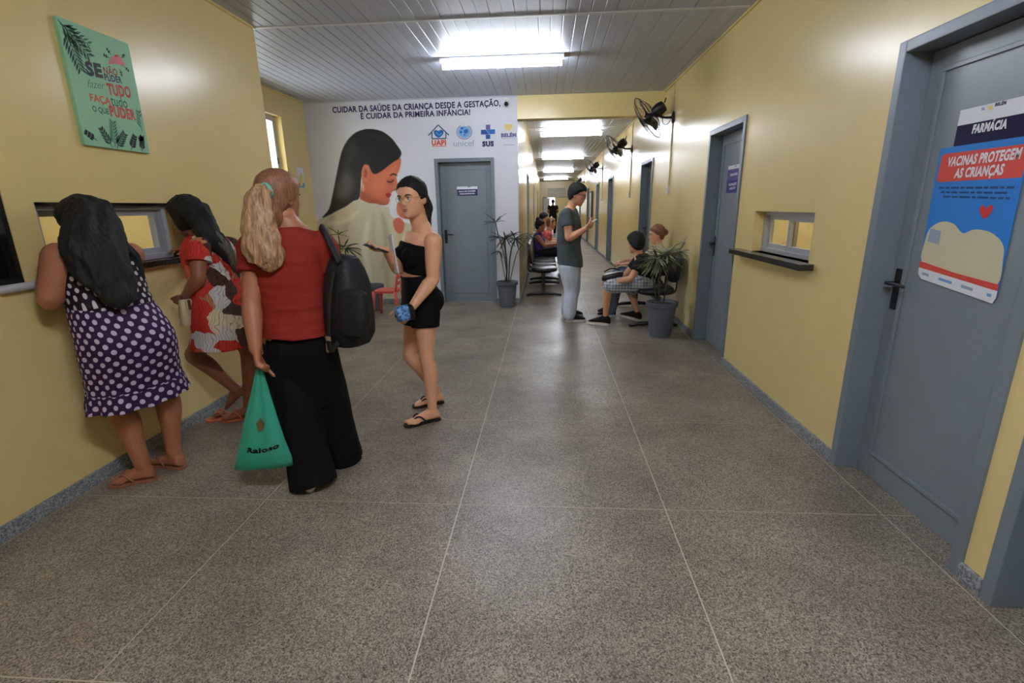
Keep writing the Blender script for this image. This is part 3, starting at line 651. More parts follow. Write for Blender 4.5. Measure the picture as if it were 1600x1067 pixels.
# sign on the second right-hand door
s2 = sign('door_sign', 'violet and indigo sign with white header on the second grey door', -5.045, -4.72, 1.512, 1.756, [(0, .46, 'sign_indigo'), (.46, .86, 'sign_violet'), (.86, 1, 'paper')], FP, 1)
for a_ in (('TRIAGEM', 1141, 275.5, 1152.5, 272.8, 3.4), ('VACINAÇÃO', 1138.8, 290.5, 1151.5, 288.5, 3.4), ('ADULTO', 1140, 296.5, 1149.5, 294.6, 3.2)): FP.ptext(MB(), *a_, .0036, .05).build('lettering', 'print_white', s2)
q = MB(); FP.ptext(q, 'BELÉM', 1148, 261, 1152, 260, 2, .0036, .06); q.build('lettering', 'print_grey', s2)
# sign on the mural-wall door
YD = YM+.105
DP = Plane((0, YD, 0), (1, 0, 0), (0, 0, 1), (0, -1, 0), Y=YD)
a, b = DP.uv(714.6, 306), DP.uv(745.8, 291)
s3 = sign('door_sign', 'small navy sign with white header on the door in the mural wall', a[0], b[0], a[1], b[1], [(0, .70, 'navy'), (.70, 1, 'paper')], DP, 1)
for a_ in (('SALA DE EXAMES', 717, 300.2, 743, 299.2, 1.9), ('FONOAUDIOLOGIA', 718.5, 304, 742.2, 303, 1.9)): DP.ptext(MB(), *a_, .0036, .05).build('lettering', 'print_white', s3)
q = MB(); DP.ptext(q, 'BELÉM', 731, 292.6, 735.5, 292.2, 1.3, .0036, .05); q.build('lettering', 'print_text_dark', s3)
# ---- security camera on the mural wall
cp = px(791, 157, Y=YM)
sc = empty('security_camera', cp, 'small white and black security camera high on the mural wall', 'camera')
MB().tube([cp, cp+Vector((0, -.03, 0))], .035, 16).build('base', 'white_plastic', sc, smooth=40)
MB().tube([cp+Vector((0, -.03, 0)), cp+Vector((0, -.055, -.03))], .014, 10).build('bracket', 'white_plastic', sc, smooth=40)
MB().ball(cp+Vector((0, -.07, -.05)), .042).build('camera_ball', 'white_plastic', sc, smooth=True)
MB().tube([cp+Vector((.004, -.095, -.058)), cp+Vector((.008, -.118, -.066))], .028, 14).build('lens', 'black_plastic', sc, smooth=40)
# ---- switch plate beside the counter
sw = empty('switch_plate', (XL, 3.40, 1.25), 'white switch plate with two black rockers beside the counter', 'switch')
MB().box((XL, 3.345, 1.24), (XL+.01, 3.425, 1.42)).build('plate', 'white_plastic', sw, bevel=.003)
for z in (1.28, 1.36): MB().box((XL+.01, 3.36, z), (XL+.016, 3.40, z+.035)).build('rocker', 'black_plastic', sw)
# ---- cable trunking and switch boxes on the right wall
def trunk(y, z0, z1, label, box=True, w=.012):
    r = empty('cable_conduit', (XR, y, z0), label, 'conduit', 'cable conduits on the right wall')
    MB().box((XR-.014, y-w, z0), (XR, y+w, z1)).build('trunking', 'conduit_paint', r, bevel=.002)
    if box: MB().box((XR-.03, y-.04, z0-.05), (XR, y+.04, z0+.05)).build('switch_box', 'white_plastic', r, bevel=.004)
FY = [(6.9, 2.483), (10.03, 2.44), (15.07, 2.44), (22.2, 2.40)]
for (y, z), l in zip(FY, ('cable conduit dropping from the nearest wall fan', 'cable conduit dropping from the second wall fan', 'cable conduit dropping from the third wall fan', 'cable conduit dropping from the farthest wall fan')): trunk(y+.02, 1.60, ZC, l)
# ---- wall fans
mat('fan_black', (20, 20, 22), .42); mat('fan_wire', (60, 60, 64), .35, .5, .4); mat('fan_blade', (44, 46, 50), .3)
def make_fan():
    """local frame: wall mount at the origin, wall normal along -x"""
    root = empty('wall_fan', (0, 0, 0))
    mb = MB(); mb.lathe([(.001, 0), (.05, 0), (.055, .012), (.042, .025), (.02, .03)], n=20)
    rot = Matrix.Rotation(R(-90), 3, 'Y'); mb.v = [rot @ v for v in mb.v]; mb.v = [Vector((v.x, v.y, v.z*1.35)) for v in mb.v]
    mb.build('wall_plate', 'fan_black', root, smooth=40)
    MB().tube([(-.02, 0, 0), (-.11, 0, 0), (-.17, 0, .015), (-.20, 0, .05)], [.017, .014, .016, .022], 12, smooth=4, round_ends=True).build('arm', 'fan_black', root, smooth=True)
    ax = Vector((-.72, .42, -.5)).normalized(); c = Vector((-.20, -.02, .09))
    MB().tube([c-ax*.085, c-ax*.075, c-ax*.02, c+ax*.05, c+ax*.085], [.045, .066, .078, .07, .045], 18).build('motor', 'fan_black', root, smooth=50)
    MB().tube([c-ax*.08+Vector((0, 0, .03)), c-ax*.1+Vector((0, 0, .075))], .008, 8).build('knob', 'fan_black', root)
    hub = c+ax*.15; s = ax.orthogonal().normalized(); t = ax.cross(s)
    MB().tube([c+ax*.08, c+ax*.13, hub+ax*.03, hub+ax*.045], [.012, .05, .045, .012], 14).build('hub', 'fan_black', root, smooth=50)
    for k in range(3):
        a0 = 2*math.pi*k/3+.4; rings = []
        for i in range(6):
            r = .045+.19*i/5; hw = [.30, .42, .46, .44, .38, .22][i]
            row = []
            for j in range(6):
                a = a0+hw*(j/5*2-1); tw = (j/5-.5)*.05
                row.append(hub+(s*math.cos(a)+t*math.sin(a))*r+ax*tw)
            rings.append(row)
        q = MB(); q.loft(rings, cap=False, close=False); b = q.build('blade', 'fan_blade', root, smooth=True); b.modifiers.new('thick', 'SOLIDIFY').thickness = .003
    cage = MB(); g0, g1, gm = c+ax*.065, hub+ax*.095, hub+ax*.01
    def ringat(ctr, r, rr=.003): cage.tube([ctr+(s*math.cos(a)+t*math.sin(a))*r for a in [2*math.pi*i/36 for i in range(37)]], rr, 6, cap=False)
    ringat(gm, .285, .0055); ringat(g1, .06); ringat(g1-ax*.012, .13, .0022); ringat(g1-ax*.032, .21, .0022); ringat(g0+ax*.02, .16, .0022); ringat(g0, .075)
    for i in range(30):
        a = 2*math.pi*i/30; d = s*math.cos(a)+t*math.sin(a)
        cage.tube([g1+d*.05, g1-ax*.012+d*.13, g1-ax*.032+d*.21, gm+ax*.018+d*.27, gm+d*.285], .0013, 5, cap=False); cage.tube([g0+d*.07, g0+ax*.02+d*.16, gm-ax*.02+d*.27, gm+d*.285], .0013, 5, cap=False)
    cage.lathe([(.001, 0), (.055, 0), (.05, .008), (.001, .01)], n=18)
    n0 = len(cage.v)-18*4; rq = Vector((0, 0, 1)).rotation_difference(ax)
    for i in range(n0, len(cage.v)): cage.v[i] = rq @ cage.v[i]+g1
    cage.build('grille', 'fan_wire', root, smooth=True)
    cord = MB().tube([(-.03, .01, -.02), (-.08, .02, -.08), (-.13, .01, -.06), (-.15, 0, .03)], .004, 6, smooth=5); cord.build('power_cord', 'fan_black', root, smooth=True)
    return root
def copy_tree(o, parent=None):
    c = o.copy(); COL.objects.link(c); c.parent = parent
    for ch in list(o.children): copy_tree(ch, c)
    return c
fan0 = make_fan()
for i, ((y, z), l) in enumerate(zip(FY, ('nearest black wall fan above the seated boy', 'second black wall fan, just past the beam', 'third black wall fan along the corridor', 'farthest black wall fan near the corridor end'))):
    f = fan0 if i == 0 else copy_tree(fan0)
    f.location = (XR, y, z); tagit(f, l, 'fan', 'black wall fans on the right wall')
# ---- notice board seen edge-on far down the right wall
nb = empty('notice_board', (XR, 18.4, 1.0), 'narrow dark framed notice board far along the right wall', 'notice board')
MB().box((XR-.05, 18.0, .95), (XR-.003, 18.9, 1.9)).build('frame', 'black_metal', nb); MB().box((XR-.054, 18.05, 1.0), (XR-.05, 18.85, 1.85)).build('sheet', 'paper', nb)
# ---- bench seating
mat('vinyl', (24, 26, 30), .32, .5, bump=.1, bscale=60); mat('bench_metal', (20, 20, 22), .45)
def make_bench(ns):
    """local frame: bench row along +y from the origin, seats face +x, wall behind at x = -.05"""
    root = empty('bench_seating', (0, 0, 0)); pitch = .57
    for i in range(ns):
        y = .27+pitch*i
        rings = []
        for zz, sc_ in ((.405, .86), (.415, .97), (.44, 1), (.462, .97), (.472, .84)):
            ring = []
            for j in range(32):
                a = 2*math.pi*j/32; ca, sa = math.cos(a), math.sin(a); e = .55
                ring.append(Vector((.31+.215*sc_*math.copysign(abs(ca)**e, ca), y+.235*sc_*math.copysign(abs(sa)**e, sa), zz+(.012*max(0, -ca) if zz > .45 else 0))))
            rings.append(ring)
        MB().loft(rings).build('seat', 'vinyl', root, smooth=60)
        rings = []
        for dd_, sc_ in ((-.03, .84), (-.022, .98), (0, 1), (.022, .98), (.03, .84)):
            ring = []
            for j in range(32):
                a = 2*math.pi*j/32; ca, sa = math.cos(a), math.sin(a); e = .6
                yy = .225*sc_*math.copysign(abs(ca)**e, ca); zz = .17*sc_*math.copysign(abs(sa)**e, sa)
                ring.append(Vector((.085-.12*zz+dd_-.25*yy*yy*0, y+yy, .70+zz)))
            rings.append(ring)
        bk = MB().loft(rings).build('backrest', 'vinyl', root, smooth=60)
        MB().tube([(.12, y, .40), (.055, y, .42), (.045, y, .56), (.055, y, .66)], .016, 8, smooth=3, flat=((1, 0, 0), .5)).build('back_bracket', 'bench_metal', bk, smooth=True)
        MB().box((.2, y-.14, .39), (.42, y+.14, .405)).build('seat_plate', 'bench_metal', root)
    Lt = pitch*ns
    MB().box((.27, -.02, .345), (.33, Lt+.0, .39)).build('beam', 'bench_metal', root, bevel=.004)
    for y in (.2, Lt-.22):
        MB().box((.275, y-.03, .03), (.325, y+.03, .35)).build('pedestal', 'bench_metal', root, bevel=.004)
        MB().tube([(.04, y, .02), (.10, y, .035), (.30, y, .05), (.50, y, .035), (.58, y, .02)], [.02, .022, .028, .022, .02], 10, round_ends=True).build('foot', 'bench_metal', root, smooth=True)
    return root
bn = make_bench(3); bn.location = (XC+.06, 7.80, 0); tagit(bn, 'empty black vinyl bench seating along the left corridor wall', 'bench', 'black bench seating')
b2 = make_bench(4); b2.location = (XC+.06, 9.62, 0); tagit(b2, 'black bench seating with waiting people on the left of the corridor', 'bench', 'black bench seating')
b3 = copy_tree(bn); b3.location = (XR-.02, 7.35, 0); b3.rotation_euler.z = math.pi; tagit(b3, 'black bench seating under the boy beside the right wall', 'bench', 'black bench seating')
b4 = copy_tree(b2); b4.location = (XC+.06, 12.4, 0); tagit(b4, 'farther black bench seating on the left of the corridor', 'bench', 'black bench seating')
# ---- plants
mat('pot_grey', (92, 98, 108), .5); mat('soil', (48, 40, 34), .9, bump=.6, bscale=60); mat('stem', (62, 58, 40), .7, vary=.2, vscale=30)
mat('leaf_dark', (44, 58, 42), .45, vary=.2, vscale=8); mat('leaf_grey', (142, 148, 118), .5, vary=.2, vscale=8)
mat('leaf_dry', (120, 108, 80), .6)
def leaf_mesh():
    mb = MB(); n = 6; V = []
    for i in range(n+1):
        t = i/n; w_ = .5*math.sin(math.pi*min(1, t*.93+.07))**.7*(.15) if i < n else .001
        z = -.18*t*t
        V += [(t, -w_, z+.03), (t, 0, z), (t, w_, z+.03)]
    Fs = []
    for i in range(n):
        for j in range(2): a = i*3+j; Fs.append((a, a+1, a+4, a+3))
    mb.add(V, Fs); return mb
_lm = {}
def put_leaf(parent, off, p, d, L, m, roll=0, wide=1.):
    if m not in _lm:
        o = leaf_mesh().build('leaf', m, None, smooth=True); _lm[m] = o.data
    else:
        o = bpy.data.objects.new('leaf', _lm[m]); COL.objects.link(o)
    d = d.normalized()
    while (p+d*L*1.05).x > XR-.09 and d.x > -.5: d.x -= .1; d.normalize()
    y = Vector((0, 0, 1)).cross(d)
    if y.length < .05: y = Vector((0, 1, 0))
    y.normalize(); z = d.cross(y); q = Matrix((d, y, z)).transposed() @ Matrix.Rotation(roll, 3, 'X')
    o.parent = parent; o.matrix_local = Matrix.Translation(p-off) @ q.to_4x4() @ Matrix.Diagonal((L, L*wide, L, 1))
    return o
def plant(loc, label, stems, m, pot_h=.38, r0=.12, r1=.165):
    x, y, _ = loc; root = empty('potted_plant', loc, label, 'plant', 'potted plants in the hall')
    MB().lathe([(.001, 0), (r0, 0), (r0+.004, .01), (r1-.012, pot_h-.055), (r1+.004, pot_h-.05), (r1+.008, pot_h-.045), (r1+.01, pot_h), (r1-.006, pot_h), (r1-.012, pot_h-.03), (.001, pot_h-.032)], loc, 32).build('pot', 'pot_grey', root, smooth=40)
    MB().lathe([(.001, pot_h-.028), (r1-.014, pot_h-.03), (r1-.014, pot_h-.05), (.001, pot_h-.05)], loc, 24).build('soil', 'soil', root)
    for s in stems:
        pts, rr, crowns = s
        MB().tube(pts, rr, 8, smooth=4).build('stem', 'stem', root, smooth=True)
        for (cp_, n_, L_, el0, el1, az0, az1, wd) in crowns:
            for i in range(n_):
                az = R(az0+(az1-az0)*(i+random.uniform(-.3, .3))/n_); el = R(random.uniform(el0, el1))
                d = Vector((math.cos(az)*math.cos(el), math.sin(az)*math.cos(el), math.sin(el)))
                put_leaf(root, Vector(loc), Vector(cp_), d, L_*random.uniform(.8, 1.15), m if random.random() > .08 else 'leaf_dry', random.uniform(-.4, .4), wd)
    return root
p0 = px(793, 479, Z=0); Yp = p0.y; g = lambda x, y, dy=0: px(x, y, Y=Yp+dy)
plant((p0.x, p0.y, 0), 'tall palm-like plant in a grey pot beside the mural door', [
    ([g(791, 440), g(792, 415), g(789, 385), g(789, 372)], .012, [(g(789, 374), 15, .24, -25, 40, 0, 360, .75), (g(789, 371, .05), 9, .22, -45, 10, 30, 390, .8)]),
    ([g(795, 440), g(796, 410, .05), g(800, 385, .06), g(805, 374, .08)], .010, [(g(805, 373, .08), 11, .22, -30, 35, -90, 180, .75)]),
    ([g(793, 440), g(788, 400, -.03), g(778, 365, -.05), g(774, 347, -.05)], .007, [(g(774, 348, -.05), 8, .19, 5, 50, 20, 380, .6)]),
    ([g(797, 440), g(806, 400, -.05), g(818, 378, -.1), g(826, 369, -.1)], .006, [(g(825, 369, -.1), 9, .17, -30, 30, 0, 360, .8)]),
    ([g(790, 440), g(783, 402, -.05), g(779, 392, -.1)], .005, [(g(779, 392, -.1), 6, .15, -50, 0, 0, 360, .8)])], 'leaf_dark', .375, .105, .15)
p0 = px(1031, 524, Z=0); Yp = p0.y
plant((p0.x, p0.y, 0), 'bushy grey-green plant in a grey pot in front of the seated boy', [
    ([g(1030, 470), g(1029, 440), g(1034, 415), g(1038, 405)], .012, [(g(1037, 400), 36, .23, -40, 45, 0, 360, .8), (g(1030, 408, .06), 30, .2, -60, 20, 0, 360, .8), (g(1026, 402, -.06), 26, .2, -40, 40, 0, 360, .8), (g(1044, 398, -.05), 20, .2, -30, 40, 0, 360, .7)]),
    ([g(1037, 470), g(1044, 425), g(1054, 402), g(1062, 392)], .008, [(g(1062, 392), 18, .19, -25, 30, -150, 120, .6)]),
    ([g(1026, 470), g(1020, 430), g(1020, 415)], .008, [(g(1018, 416), 14, .17, -50, 20, 100, 260, .6)])], 'leaf_grey', .385, .115, .165)
p0 = Vector((-2.5, 6.9, 0)); Yp = p0.y
plant(p0, 'palm-like plant against the mural behind the woman in the red shirt', [
    ([Vector((-2.5, 6.9, .35)), g(546, 430), g(540, 398), g(540, 388)], .010, [(g(541, 388), 12, .25, -25, 25, -100, 100, .7), (g(538, 386), 8, .22, -20, 40, 60, 300, .7)]),
    ([Vector((-2.52, 6.92, .35)), g(538, 410), g(530, 375), g(529, 368)], .008, [(g(529, 367), 9, .18, -5, 45, 0, 360, .6)])], 'leaf_dark', .375, .105, .15)
# ---- red plastic child's chair
mat('red_plastic', (206, 74, 66), .35)
cc = px(606, 452, Y=6.5); bx0, by0 = cc.x, 6.5
ch = empty('child_chair', (bx0, by0, 0), 'red plastic child chair standing against the mural', 'chair')
hz = cc.z; hw = .165
q = MB(); rings = []
for zz, s_ in ((hz-.03, .98), (hz-.008, 1), (hz, .98), (hz+.001, .9)):
    rings.append([Vector((bx0+hw*s_*math.copysign(abs(math.cos(a))**.5, math.cos(a)), by0+hw*s_*math.copysign(abs(math.sin(a))**.5, math.sin(a)), zz)) for a in [2*math.pi*j/28 for j in range(28)]])
q.loft(rings).build('seat', 'red_plastic', ch, smooth=40)
for sx in (-1, 1):
    for sy in (-1, 1):
        q = MB(); a = Vector((bx0+sx*.145, by0+sy*.145, hz-.01)); b = Vector((bx0+sx*.175, by0+sy*.175, 0))
        q.tube([a, b], [.024, .017], 8).build('leg', 'red_plastic', ch, smooth=True)
for s_ in (-1, 1):
    MB().tube([(bx0+.145, by0+s_*.13, hz-.01), (bx0+.18, by0+s_*.125, hz+.2), (bx0+.2, by0+s_*.1, hz+.26)], .016, 8, smooth=3).build('back_post', 'red_plastic', ch, smooth=True)
for z_ in (.10, .18, .255): MB().box((bx0+.155+z_*.18-.008, by0-.12, hz+z_-.025), (bx0+.155+z_*.18+.008, by0+.12, hz+z_+.02)).build('back_slat', 'red_plastic', ch, bevel=.006)
# ================================================================ PEOPLE: building tools
UP = Vector((0, 0, 1))
def V3(*a): return Vector(a)
def lerp(a, b, t): return a*(1-t)+b*t
def smooth01(a, b, x):
    t = min(1, max(0, (x-a)/(b-a))); return t*t*(3-2*t)
def ring(c, lx, ly, w, d, n=28, e=2.3, back=None):
    """superellipse ring: lx lateral, ly forward; back = half depth behind"""
    out = []
    for j in range(n):
        a = 2*math.pi*j/n; ca, sa = math.cos(a), math.sin(a)
        x = w*math.copysign(abs(ca)**(2/e), ca); y = (d if sa >= 0 or back is None else back)*math.copysign(abs(sa)**(2/e), sa)
        out.append(c+lx*x+ly*y)
    return out
def solidify_mesh(mb, voxel, iters, name):
    me = bpy.data.meshes.new(name); me.from_pydata(mb.v, [], mb.f); me.update()
    bm = bmesh.new(); bm.from_mesh(me); bmesh.ops.recalc_face_normals(bm, faces=bm.faces); bm.to_mesh(me); bm.free()
    o = bpy.data.objects.new(name, me); COL.objects.link(o)
    r = o.modifiers.new('r', 'REMESH'); r.mode = 'VOXEL'; r.voxel_size = voxel
    s = o.modifiers.new('s', 'SMOOTH'); s.factor = .5; s.iterations = iters
    out = evalmesh(o); bpy.data.objects.remove(o); bpy.data.meshes.remove(me)
    return out
def skin_over(mb, name, material, parent, voxel=.006, iters=4, wrinkle=0, wscale=(14, 14, 5), label=None, kink=None):
    """one continuous surface round all the shapes in mb"""
    me = solidify_mesh(mb, voxel, iters, name)
    off = Vector((0, 0, 0)); q = parent
    while q is not None: off += q.location; q = q.parent
    if wrinkle:
        N = [v.normal.copy() for v in me.vertices]
        for v, n in zip(me.vertices, N):
            c = v.co; f = noise.noise((c.x*wscale[0], c.y*wscale[1], c.z*wscale[2]))+.5*noise.noise((c.x*wscale[0]*2.1+5, c.y*wscale[1]*2.1, c.z*wscale[2]*2.1))
            v.co = c+n*f*wrinkle
    for v in me.vertices: v.co -= off
    for p in me.polygons: p.use_smooth = True
    me.materials.clear(); me.materials.append(MATS[material]); me.name = name
    o = bpy.data.objects.new(name, me); COL.objects.link(o); o.parent = parent
    if label: o['label'] = label
    return o
# ---- head
HZ = [(-112, 14, 70, 10), (-106, 30, 82, -20), (-92, 45, 87, -42), (-70, 56, 86, -60), (-45, 63, 86, -74), (-20, 68, 87, -86), (0, 71, 88, -92), (25, 74, 91, -96), (50, 74, 87, -96), (75, 65, 70, -86), (95, 47, 44, -64), (108, 25, 16, -38), (113, 6, 0, -14)]
def hz(z):
    for (z0, *a), (z1, *b) in zip(HZ, HZ[1:]):
        if z <= z1: t = (z-z0)/(z1-z0); return [p+(q-p)*t for p, q in zip(a, b)]
    return HZ[-1][1:]
def head_point(z, a, face=True):
    w, f, b = hz(z); ca, sa = math.cos(a), math.sin(a)
    x = w*math.copysign(abs(ca)**.92, ca); y = (f if sa > 0 else -b)*math.copysign(abs(sa)**(.84 if sa > 0 else .95), sa)
    if face and sa > 0:
        G = lambda cx, cz, sx, sz: math.exp(-((x-cx)/sx)**2-((z-cz)/sz)**2)
        if -52 < z < 16:
            t = (16-z)/46
            pr = 24*min(1, max(0, t))**1.3 if z > -30 else 24*max(0, (z+47)/17)**.8 if z > -47 else 0
            y += pr*math.exp(-(x/(9+5*min(1, max(0, t))))**2)
        y += -8*(G(31, -2, 17, 11)+G(-31, -2, 17, 11))+3.5*(G(24, 17, 24, 6)+G(-24, 17, 24, 6))
        y += 4.5*(G(0, -58, 19, 4.5)+G(0, -68, 16, 5))-2*G(0, -63, 20, 2)+4*G(0, -100, 18, 12)+4*(G(40, -28, 20, 16)+G(-40, -28, 20, 16))
    return x, y, z
class Head:
    """c: centre of the head, f: where the face points, up: crown direction, s: scale (1 = 225 mm)"""
    def __init__(h, c, f, up=UP, s=1.0, n=44, rows=40):
        h.c, h.s = Vector(c), s; h.f = Vector(f).normalized(); up = Vector(up); up = (up-h.f*up.dot(h.f)).normalized(); h.u = up; h.l = up.cross(h.f)
        h.n, h.rows = n, rows
    def P(h, x, y, z): return h.c+(h.l*x+h.f*y+h.u*z)*(h.s*.001)
    def skull(h, mb):
        zs = [-112+225*(i/(h.rows-1)) for i in range(h.rows)]; zs[-1] = 113
        mb.loft([[h.P(*head_point(z, 2*math.pi*j/h.n)) for j in range(h.n)] for z in zs])
        for s in (-1, 1):
            rot = Matrix((h.l, h.f, h.u)).transposed() @ Matrix.Rotation(R(s*18), 3, 'Z') @ Matrix.Rotation(R(-8), 3, 'X')
            mb.ball(h.P(s*74, -8, -12), (.008*h.s, .019*h.s, .031*h.s), 12, 8, rot)
    def hair_cap(h, mb, line, thick=12, lift=None):
        """line(y) -> lowest hair height in mm at depth y; thick in mm"""
        zs = [-100+213*(i/(h.rows-1)) for i in range(h.rows)]; zs[-1] = 113
        rings = []
        for z in zs:
            r = []
            for j in range(h.n):
                x, y, zz = head_point(z, 2*math.pi*j/h.n, False)
                m = smooth01(-9, 7, z-line(y)); t = (thick if lift is None else lift(x, y, z))*(.3+.7*smooth01(-2, 42, z-line(y)))
                k = (t*m-14*(1-m)); d = Vector((x, y*.85, zz*.9)); L = max(d.length, 1); d = d/L
                r.append(h.P(x+d.x*k, y+d.y*k, zz+d.z*k))
            rings.append(r)
        mb.loft(rings)
    def face_parts(h, parent, brow='hair_black', lip='lip', look=0, eyes=True):
        if eyes:
            for s in (-1, 1):
                e = MB(); e.ball(h.P(s*31, 72, -3), .0125*h.s, 12, 8); eo = e.build('eye', 'eye_white', parent, smooth=True)
                q = MB(); q.ball(h.P(s*31+look, 79.5, -3), .0065*h.s, 10, 6); q.build('iris', 'eye_dark', eo, smooth=True)
                q = MB(); q.tube([h.P(s*17, 80, 0), h.P(s*25, 85.5, 4.5), h.P(s*34, 85, 4.5), h.P(s*45, 76, 0)], [.0012, .0022, .0022, .001], 6, smooth=3); q.build('lashes', brow, eo, smooth=True)
        for s in (-1, 1):
            q = MB(); q.tube([h.P(s*13, 90, 13), h.P(s*26, 91.5, 19), h.P(s*40, 84, 19), h.P(s*51, 72, 13)], [.0026, .0034, .003, .001], 6, smooth=3, flat=(h.f, .6)); q.build('eyebrow', brow, parent, smooth=True)
        q = MB(); q.tube([h.P(-22, 77, -63), h.P(-12, 85.5, -59.5), h.P(0, 88.5, -60), h.P(12, 85.5, -59.5), h.P(22, 77, -63)], [.001, .0035, .0038, .0035, .001], 8, smooth=4)
        q.tube([h.P(-20, 78, -65), h.P(-10, 85, -68.5), h.P(0, 87.5, -69), h.P(10, 85, -68.5), h.P(20, 78, -65)], [.001, .0038, .0045, .0038, .001], 8, smooth=4)
        q.build('lips', lip, parent, smooth=True)
# ---- hand
def hand(mb, wr, d, palm, thumb, s=1.0, curl=35, spread=6, thumb_out=35, curls=None, thumb_curl=20):
    """wr wrist, d towards the knuckles, palm: the way the palm faces, thumb: the side the thumb is on"""
    d = Vector(d).normalized(); palm = Vector(palm); palm = (palm-d*palm.dot(d)).normalized(); th = Vector(thumb); th = (th-d*th.dot(d)-palm*th.dot(palm)).normalized()
    P = lambda a, t, p: wr+(d*a+th*t+palm*p)*s
    rings = []
    for a, w_, h_, cx in ((-.02, .025, .019, 0), (.012, .028, .018, .002), (.04, .038, .017, .003), (.07, .041, .015, .001), (.088, .039, .012, 0)):
        rings.append([P(a, cx+w_*math.copysign(abs(math.cos(q))**.75, math.cos(q)), h_*math.sin(q)+.004) for q in [2*math.pi*j/18 for j in range(18)]])
    mb.loft(rings)
    for i, (t, L, r) in enumerate(((.030, .070, .0088), (.010, .078, .009), (-.010, .072, .0088), (-.029, .056, .008))):
        c = curl if curls is None else curls[i]
        p = P(.082, t, .002); ang = R(c*.6); sp = R((1.5-i)*spread); q = [P(.06, t*.95, .001), p]
        for f_ in (.44, .31, .25):
            q.append(q[-1]+(d*math.cos(ang)*math.cos(sp)+th*math.sin(sp)*math.cos(ang)+palm*math.sin(ang))*L*f_*s); ang += R(c)
        mb.tube(q, [r*s*k for k in (1.05, 1.05, 1, .92, .8)], 10, round_ends=True)
    a = R(thumb_out); q = [P(.012, .02, .004), P(.03, .034, .008)]; ang = 0
    for f_ in (.04, .034, .027):
        q.append(q[-1]+(d*math.cos(a)+th*math.sin(a)+palm*math.sin(ang+.35))*f_*s); ang += R(thumb_curl); a -= R(thumb_curl*.7)
    mb.tube(q, [.013*s, .0135*s, .011*s, .010*s, .0085*s], 10, round_ends=True)
# ---- foot
def foot(mb, heel, toe, up=UP, s=1.0, side=1, toes=True, lift=0.):
    """heel and toe: points on the sole; side: +1 when the big toe is to the left of the direction"""
    heel, toe = Vector(heel), Vector(toe); d = (toe-heel); L = d.length; d.normalize(); up = Vector(up); up = (up-d*up.dot(d)).normalized(); l = up.cross(d)
    rings = []
    for t, w_, h_, cx in ((-.015, .012, .03, 0), (.0, .026, .055, 0), (.08, .032, .082, 0), (.2, .033, .092, 0), (.35, .032, .078, .002*side), (.52, .036, .058, .002*side), (.70, .043, .040, .003*side), (.82, .044, .028, .004*side), (.90, .038, .020, .006*side), (.94, .028, .014, .006*side)):
        c = heel+d*L*t+l*cx+up*h_*s*.5
        rings.append([c+l*w_*s*math.cos(a)+up*h_*s*.5*math.copysign(abs(math.sin(a))**.7, math.sin(a)) for a in [2*math.pi*j/18 for j in range(18)]])
    mb.loft(rings)
    if toes:
        for i in range(5):
            t = .93-.022*i-.012*i*i*.4; x = side*(.028-.0155*i); r = (.0125 if i == 0 else .0085)*s
            mb.tube([heel+d*L*(t-.12)+l*x+up*r*1.1, heel+d*L*(t+.03)+l*x+up*r], [r, r*.95], 8, round_ends=True)
def ankle_of(heel, toe, h=.085):
    d = (Vector(toe)-Vector(heel)).normalized(); return Vector(heel)+d*.045+UP*h
# ---- torso
def torso_rings(st, n=28, grow=0, k=4, e=2.3):
    """st: list of (centre, lateral axis, half width, depth front, depth back); smooth rings through them"""
    C, W = catmull([s[0] for s in st], [s[2] for s in st], k); _, D = catmull([s[0] for s in st], [s[3] for s in st], k); _, B = catmull([s[0] for s in st], [s[4] for s in st], k)
    Lx, _ = catmull([Vector(s[1]) for s in st], [0]*len(st), k)
    out = []
    for i, c in enumerate(C):
        t = (C[min(i+1, len(C)-1)]-C[max(i-1, 0)]).normalized(); l = Lx[i]-t*Lx[i].dot(t); l.normalize(); f = l.cross(t)
        out.append(ring(c, l, f, W[i]+grow, D[i]+grow, n, e, B[i]+grow))
    return out
def limb(mb, pts, rad, k=5, n=16, grow=0, flat=None): mb.tube(pts, [r+grow for r in rad], n, smooth=k, round_ends=True, flat=flat)
def arm(mb, sh, el, wr, s=1.0, grow=0, upto=1.0):
    a = lerp(sh, el, .35); b = lerp(sh, el, .75); c = lerp(el, wr, .28); d = lerp(el, wr, .7)
    limb(mb, [sh, a, b, el, c, d, wr], [.050*s, .046*s, .040*s, .037*s, .039*s, .030*s, .0245*s], grow=grow)
def leg(mb, hip, kn, an, s=1.0, grow=0, calf_back=None):
    cb = Vector((0, 0, 0)) if calf_back is None else Vector(calf_back).normalized()*.012
    limb(mb, [hip, lerp(hip, kn, .4), lerp(hip, kn, .8), kn, lerp(kn, an, .28)+cb, lerp(kn, an, .65)+cb*.4, an], [.092*s, .080*s, .060*s, .053*s, .056*s, .042*s, .034*s], grow=grow, n=20)
